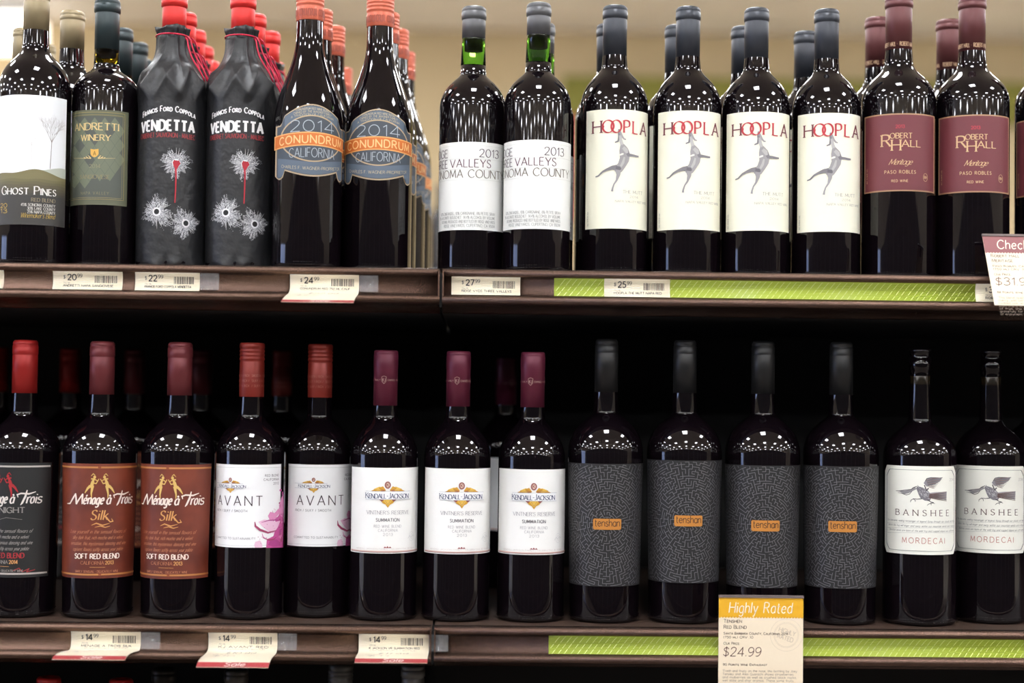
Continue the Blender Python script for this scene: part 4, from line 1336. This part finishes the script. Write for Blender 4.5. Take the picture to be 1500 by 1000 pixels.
for k in range(9):
    B_([(505, 335 + k * 4, 4), (580, 326 + k * 7, 5), (662, 312 + k * 10.5, 3)], dk if k % 2 else br)
B_([(470, 250, 40), (500, 225, 62), (550, 212, 60), (600, 198, 30), (618, 186, 4)], ink('8a878c'), 3)
for k in range(9):
    B_([(476 + k * 3, 205 + k * 8, 3), (540, 190 + k * 11, 5), (626 - k * 9, 184 + k * 12, 2)], dk if k % 2 else br)
B_([(470, 215, 6), (485, 190, 6), (520, 183, 6), (600, 186, 5), (625, 182, 3)])
B_([(500, 280, 10), (480, 300, 10), (462, 250, 8)])
for k in range(60):
    x, y = 400 + rm.random() * 110, 270 + rm.random() * 110
    if abs((y - 270) - (x - 400) * .9) < 42:
        B_([(x, y, 4), (x + 10, y + 5, 2)], ink('c0bdc0'), 5)
B_([(440, 375, 8), (400, 380, 5), (362, 376, 5), (340, 392, 5), (338, 408, 3)]); B_([(362, 378, 4), (382, 392, 4), (378, 404, 3)])
B_([(490, 385, 9), (520, 405, 6), (545, 412, 5), (500, 425, 5), (486, 438, 3)]); B_([(520, 412, 5), (524, 436, 3)]); B_([(530, 410, 4), (556, 422, 3)])
B_([(405, 262, 5), (402, 252, 2)])
b.T(P, 'BANSHEE', 1313, 1389, 755, 8.4, ink('57403c'), serif=True, thick=.13, thin=.06, track=7, layer=4)
for k, t in enumerate(('The fearsome, wailing messenger of legend flying through our clouds and hills', 'where the fog will linger and sway within our mountain winds and valleys', 'Banshee wines are born of the wild fog and rugged slopes we call home')):
    b.T(P, t, 1301 + k * 1.5, 1396, 764.5 + k * 7, 2.7, ink('77787a'), thick=.1, slant=.4, layer=4)
    P.line([b.uv(1301, 765.5 + k * 7), b.uv(1330, 765.7 + k * 7), b.uv(1365, 765.7 + k * 7), b.uv(1396, 765.5 + k * 7)], .22, ink('9a9b9c'), 3)
b.T(P, 'MORDECAI', 1322, 1383, 795.5, 8, ink('b9766c'), thick=.1, track=4.5, layer=4)
b.T(P, '2014', 1390, 1395.5, 704, 4, ink('b0aca8'), thick=.1, layer=4)
b.ink(P, lab)
ban = b
b.place(1451, .022, -4, 'capless dark-necked bottle with cream bird label, right of the two, at the right frame edge')
b.place(1515, .115, 10, 'capless bottle behind the bird labels, a sliver of neck at the right frame edge')

# ---- bottom bay: capsule tops in the dark
cz = lambda y: at(500, y, YA).z
def low(nx, yt, col, label, cap='foil', dY=.02):
    d_ = Bottle('wine_bottle', label, nx, yt, yt + 76, ZB, 1320, 98, 33, 36, 1120, 1092, col, cap=cap, ylip=yt + 19, dY=dY).build()
    return d_
low(70, 991, 'a8201e', 'red capsule tip poking up in the dark bottom bay, farthest left')
low(176, 994, 'a8201e', 'red capsule tip poking up in the dark bottom bay, under the first folded tag')
low(239, 978, '3a3630', 'dark grey-brown capsule in the bottom bay, between the first two folded tags', dY=.12)
low(345, 979, '3a3630', 'dark grey-brown capsule in the bottom bay, under the second folded tag')
low(498, 971, '55534f', 'grey screw cap in the bottom bay, left of the third folded tag', 'screw')
low(604, 972, '6a6864', 'light grey capsule in the bottom bay, under the right end of the third folded tag')

# ================================================================== TAGS AND CARDS
TAGP = mat('tag paper', 'f3e6cc', .5)
INKD, INKM = ink('2c2828'), ink('8b857c')
CLEAR = mat('clear tag holder', 'e8e8ea', .12)
CLEAR.node_tree.nodes['Principled BSDF'].inputs['Alpha'].default_value = .12
HOLD = [(.0012, -.0078), (.0026, -.0100), (.0034, -.0140), (.0034, -.0190), (.0022, -.0235), (.0002, -.0272)]


def path_map(path):
    seg = [0]
    for a, b_ in zip(path, path[1:]):
        seg.append(seg[-1] + math.hypot(b_[0] - a[0], b_[1] - a[1]))
    def mp(u, v, off):
        d = min(max(-v / 1000, 0), seg[-1] - 1e-6)
        for i in range(len(seg) - 1):
            if d <= seg[i + 1]: break
        t = (d - seg[i]) / (seg[i + 1] - seg[i])
        a, b_ = path[i], path[i + 1]
        n = Vector((-(b_[1] - a[1]), (b_[0] - a[0])))
        if n.x > 0: n = -n
        if abs(n.x) < abs(n.y) * .9 and n.y < 0: n = -n
        n.normalize()
        return (u / 1000, a[0] + (b_[0] - a[0]) * t + n.x * off, a[1] + (b_[1] - a[1]) * t + n.y * off)
    return mp, seg[-1] * 1000


def smooth_path(p):
    out = []
    for i in range(len(p) - 1):
        a, b_, c, d = p[max(i - 1, 0)], p[i], p[i + 1], p[min(i + 2, len(p) - 1)]
        for k in range(4):
            t = k / 4
            out.append(tuple(.5 * (2 * b_[j] + (c[j] - a[j]) * t + (2 * a[j] - 5 * b_[j] + 4 * c[j] - d[j]) * t * t + (3 * b_[j] - a[j] - 3 * c[j] + d[j]) * t ** 3) for j in (0, 1)))
    out.append(p[-1])
    return out


def grid_sheet(P, w_, L, m, x0=0, v0=0):
    n = max(2, int(L / 1.5))
    for i in range(n):
        P._poly([(x0, v0 - L * i / n), (x0 + w_, v0 - L * i / n), (x0 + w_, v0 - L * (i + 1) / n), (x0, v0 - L * (i + 1) / n)], m, 0)


def tag(xpx, ypx, wpx, z, dollars, desc, label, flap=None, hand=None, clip=True, cents='99'):
    root = link('price_tag', None, label=label, cat='price tag', group=None)
    X = at(xpx, ypx, YL).x
    root.location = (X, YL, z)
    W = wpx / 1.378
    path = smooth_path(HOLD if not flap else HOLD[:-1] + [(-.0020, -.0262)] + flap)
    mp, L = path_map(path)
    P = Print()
    grid_sheet(P, W, L, TAGP)
    paper = P.build('paper', root, mp, base=.0)
    sol = paper.modifiers.new('thick', 'SOLIDIFY'); sol.thickness = .0003; sol.offset = -1
    P = Print()
    P.text('$', W * .15, -8.2, 3.6, INKD, thick=.11)
    n = P.text(dollars, W * .21, -9.6, 6.2, INKD, thick=.17, track=2)
    P.text(cents, W * .21 + n + 1.4, -6.6, 3.7, INKD, thick=.12, track=1.6)
    rb_ = random.Random(int(xpx))
    u_ = W * .60
    while u_ < W * .92:
        wd = rb_.choice((.3, .45, .7, .9))
        P.poly([(u_, -4.6), (u_ + wd, -4.6), (u_ + wd, -7.8), (u_, -7.8)], INKD, 1)
        P.poly([(u_, -7.8), (u_ + wd, -7.8), (u_ + wd, -12.6), (u_, -12.6)], INKD, 1)
        u_ += wd + rb_.choice((.5, .7, .9))
    P.text('750 ML', W * .15, -13.6, 1.6, INKM, thick=.12)
    P.text(desc, W * .15, -17.2, 2.5, INKD, w=W * .72, thick=.16)
    if flap:
        P.text('CAN INDIVIDUALS (1 BOTTLE)', W * .16, -20.4, 1.8, INKM, w=W * .66, thick=.14)
        if hand:
            P.text(hand, W * .28, -36, 9, ink('6a6660'), w=W * .42, thick=.07, slant=.2)
            P.text('sale price', W * .12, -42, 3, INKM, thick=.1)
            P.text(hand[:3], W * .14, -55, 7, INKM, w=W * .3, thick=.08, slant=.2)
        rdm = ink('a63b3e')
        for i in range(6):
            P._poly([(0, -L + 10 - i * 1.65), (W, -L + 10 - i * 1.65), (W, -L + 8.4 - i * 1.65), (0, -L + 8.4 - i * 1.65)], rdm, 1)
        P.text('Sale', W * .38, -L + 1.8, 7, ink('f0d8d0'), w=W * .28, thick=.14, slant=.25, layer=3)
    P.build('lettering', paper, mp, base=.00045)
    if clip:
        P = Print()
        grid_sheet(P, 20, 19, CLEAR, x0=W + .5)
        mp2, L2 = path_map(smooth_path(HOLD))
        co = P.build('clear_holder', root, mp2, base=.0002)
        sol = co.modifiers.new('thick', 'SOLIDIFY'); sol.thickness = .0006; sol.offset = -1
    return root


tag(-96, 394, 99.5, ZU, '17', 'GHOST PINES RED BLEND', 'flat price tag cut by the left frame edge under the tree label', clip=False)
tag(77, 396, 101, ZU, '20', 'ANDRETTI NAPA SANGIOVESE', 'flat cream $20.99 price tag on the upper shelf lip under the olive diamond label', clip=False)
tag(197.5, 398, 94, ZU, '22', 'FRANCIS FORD COPPOLA VENDETTA', 'flat cream $22.99 price tag on the upper shelf lip under the paper-wrapped bottles')
tag(424.5, 400, 101, ZU, '24', 'CONUNDRUM RED 750 ML CALIF', 'cream $24.99 price tag with a red-edged sale flap hanging below', flap=[(-.010, -.0290), (-.034, -.0328), (-.055, -.0370), (-.072, -.0415)], hand='$22.99')
tag(661.5, 404, 101, ZU, '27', 'RIDGE VYDS THREE VALLEYS', 'flat cream $27.99 price tag just right of the shelf joint', clip=False)
tag(885.5, 406, 97, ZU, '25', 'HOOPLA THE MUTT NAPA RED', 'flat cream $25.99 price tag set in the green strip', clip=False)
tag(1430, 413, 98, ZU, '31', 'ROBERT HALL MERITAGE', 'flat price tag half hidden behind the leaning mauve-topped card', clip=False)
tag(103.5, 920, 100.5, ZL, '14', 'MENAGE A TROIS SILK', 'folded $14.99 price tag with red-edged flap, leftmost of three on lower shelf', flap=[(-.010, -.0262), (-.030, -.0240), (-.050, -.0226), (-.064, -.0230), (-.073, -.0252)], hand='$12.99')
tag(305, 922, 100, ZL, '14', 'KJ AVANT RED', 'folded $14.99 price tag with red Sale edge, middle of three on lower shelf', flap=[(-.010, -.0275), (-.030, -.0272), (-.048, -.0270), (-.060, -.0286), (-.070, -.0322)], hand='$10.99')
tag(525.5, 925, 102, ZL, '14', 'K JACKSON VR SUMMATION RED', 'folded $14.99 price tag under the white gold-crest labels, right of three', flap=[(-.009, -.0268), (-.022, -.0262), (-.036, -.0258), (-.046, -.0268), (-.054, -.0290)], hand='$11.99')

# green strips with pale diagonal dashes
GRN = mat('green strip paper', 'a3b43a', .32, coat=.25)
GRN2 = ink('cbd485', .35)
for (x0, x1, y, z, lb, gaps) in ((812, 1452, 418, ZU, 'green strip with pale slanted dashes in the upper shelf lip', (885.5, 982)), (804, 1560, 943, ZL, 'green strip with pale slanted dashes in the lower shelf lip', None)):
    root = link('shelf_strip', None, label=lb, cat='shelf strip')
    X0, X1 = at(x0, y, YL).x, at(x1, y, YL).x
    root.location = (X0, YL, z)
    W = (X1 - X0) * 1000
    hp = [(p[0] + .0008, p[1]) for p in HOLD]
    mp, L = path_map(smooth_path(hp))
    P = Print(); grid_sheet(P, W, L, GRN)
    pap = P.build('paper', root, mp, base=0)
    sol = pap.modifiers.new('thick', 'SOLIDIFY'); sol.thickness = .0003; sol.offset = -1
    P = Print()
    rs = random.Random(9)
    u_ = -10
    while u_ < W + 10:
        for (a, c) in ((0, 5.4), (6.4, 11.4), (12.4, 20)):
            uu, vv = u_ + a * .75, -L + a
            c2 = min(c, L - .3) - rs.uniform(0, .8)
            u2, v2 = u_ + c2 * .75, -L + c2
            if uu > 0 and u2 < W and v2 > vv:
                P.ribbon([(uu + (u2 - uu) * t / 4, vv + (v2 - vv) * t / 4) for t in range(5)], lambda a_: .34, GRN2, 1)
        u_ += rs.uniform(6.0, 7.4)
    P.build('dash_print', pap, mp, base=.00045)


def card(x0, y0, wpx, hgt, xb, yb, Ya, head, headcol, lines, price, pts, quote, label, stamp):
    TL = at(x0, y0, Ya)
    if xb:
        d = ray(xb, yb)
        Yb = TL.x / (d.x / d.y)
        BL = at(xb, yb, Yb)
        dn = (BL - TL).normalized()
    else:
        dn = Vector((0, 0, -1))
    rt = Vector((1, 0, 0)); rt = (rt - dn * rt.dot(dn)).normalized()
    nm = dn.cross(rt)
    if nm.y > 0: nm = -nm
    root = link('shelf_card', None, label=label, cat='sign card')
    root.location = TL
    W = wpx
    def mp(u, v, off):
        p = rt * (u / 1000) - dn * (v / 1000) + nm * off
        return tuple(p)
    def slab(name, u0, v0, u1, v1, o0, o1, m, parent):
        c = [mp(u, v, o) for o in (o0, o1) for (u, v) in ((u0, v0), (u1, v0), (u1, v1), (u0, v1))]
        f_ = [(0, 3, 2, 1), (4, 5, 6, 7), (0, 1, 5, 4), (1, 2, 6, 5), (2, 3, 7, 6), (3, 0, 4, 7)]
        me = mesh(name, c, f_, m, smooth=False)
        bm = bmesh.new(); bm.from_mesh(me); bmesh.ops.recalc_face_normals(bm, faces=bm.faces); bm.to_mesh(me); bm.free()
        return link(name, me, parent)
    pc = slab('card_paper', 0, -hgt, W, 0, 0, .0005, mat('card paper', 'ecdcc2', .45), root)
    slab('top_rail', -.3, -1.2, W + .3, 1.6, -.001, .0016, mat('grey plastic rail', '6e6260', .35), root)
    slab('hanger', W * .3, -16, W * .5, -2, -.004, -.0002, mat('grey plastic rail', '6e6260', .35), root)
    P = Print()
    HC = ink(headcol)
    P.poly([(0, -1), (W, -1), (W, -21.5), (0, -21.5)], HC, 1)
    x = 1.2
    while x < W - 1:
        P.disc(x, -21.4, 1.2, 1.1, HC, 1.2, 10); x += 3.1
    P.text(head, W * (.12 if not xb else .15), -17, 11, ink('f5ead0'), w=W * (.74 if not xb else .78), thick=.09, slant=.12, layer=3, track=2.6)
    tx = ink('55453c')
    if stamp:
        st = ink('cfc0ac')
        for rr in (17, 13.2, 12.2):
            P.line([(W * .8 + rr * math.cos(a * .21), -40 + rr * math.sin(a * .21)) for a in range(31)], .25, st, 1)
        rot = lambda c_, s_: (lambda u, v: (W * .8 + (u * math.cos(.3) - v * math.sin(.3)), -40 + (u * math.sin(-.3) + v * math.cos(.3))))
        P.text('HIGHLY', 0, 1.5, 4.6, st, w=18, thick=.14, align='c', T=lambda u, v: (W * .8 + u * .95 + v * .3, -40 - u * .3 + v * .95))
        P.text('RATED', 0, -5.5, 4.6, st, w=17, thick=.14, align='c', T=lambda u, v: (W * .8 + u * .95 + v * .3, -40 - u * .3 + v * .95))
    yy = -27.5
    for t, h_, w_ in lines:
        P.text(t, W * .06, yy, h_, tx, w=w_, thick=.13 if h_ > 2.5 else .15, caps=True, small=.8)
        yy -= h_ + (2.6 if h_ > 2.5 else 1.5)
    P.text('Our Price:', W * .06, -50.5, 2.6, tx, w=W * .19, thick=.12, caps=True)
    P.text(price, W * .055, -62.5, 9.2, ink('5a3634'), w=W * .44, thick=.08, slant=.12)
    P.text(pts, W * .055, -72.5, 2.2, tx, w=W * .52, thick=.16, caps=True)
    yy = -79
    for t in quote:
        P.text(t, W * .05, yy, 2.3, ink('8a7a6c'), w=min(W * .88, len(t) * W * .0190), thick=.12)
        yy -= 3.35
    P.build('lettering', pc, mp, base=.0005)
    return root


card(1053, 873, 89.5, 128, None, None, YL - .010, 'Highly Rated', 'e0a81e',
     [('Tenshen', 3.6, 19), ('Red Blend', 3.6, 24), ('Santa Barbara County, California 2014', 2.4, 68), ('(750 ml) CRV .10', 2.2, 31)], '$24.99', '90 Points Wine Enthusiast',
     ['"Fresh and fruity on the nose, this bottling by Joey', 'Tensley and Alex Guarachi shows strawberries', 'and mulberries as well as crushed black rocks,', 'wet slate and char aromas. These same fruits', 'power a tasty palate enhanced by lavender and', 'black-tea flavors."'],
     'yellow-topped Highly Rated card hanging on the lower green strip, price $24.99', True)
card(1438.5, 345, 92, 87, 1459.5, 463, YL - .012, 'Check It Out', '8f5a5c',
     [('Robert Hall', 3.6, 30), ('Meritage', 3.6, 22), ('Paso Robles, California', 2.4, 48), ('(750 ml) CRV .10', 2.2, 34)], '$31.99', '88 Points Wine Enthusiast',
     ['"This blend opens with aromas of', 'cherry, wild berry and cedar over', 'toasted oak and a rich palate of', 'plum and a soft tannic finish', 'of fruit, this red will age', 'gracefully for years', 'of enjoyment."'],
     'mauve-topped Check card with $31.99 leaning forward at the right frame edge', False)

# ================================================================== FAR BACKGROUND
root = link('display_counter', None, label='blurred far display counter seen in the gap between upper bottles', cat='counter')
box('base', -.75, .05, 5.0, 5.6, 0, 1.80, mat('dark counter base', (.02, .018, .018), .6), root)
box('top', -.78, .08, 4.97, 5.63, 1.80, 1.82, mat('white counter top', (.42, .43, .44), .5), root)
sg = link('wall_sign', None, label='blurred red sign panel behind the gap left of the first dog label', cat='sign')
box('panel', .36, .47, 6.0, 6.03, 2.1, 2.5, mat('red sign board', 'b03038', .5), sg)
box('post', .40, .43, 6.0, 6.03, 0, 2.1, MATS['side wall paint'], sg)
for k, (x, y) in enumerate(((-.12, 5.2), (-.03, 5.3))):
    c = hoo.place(1000, 0, 0, 'blurred dark bottle standing on the far counter, ' + ('left one', 'right one')[k])
    for ch in [q for q in c.children_recursive if q.name.startswith(('label', 'lettering'))]:
        bpy.data.objects.remove(ch)
    c.location = (x, y, 1.82)
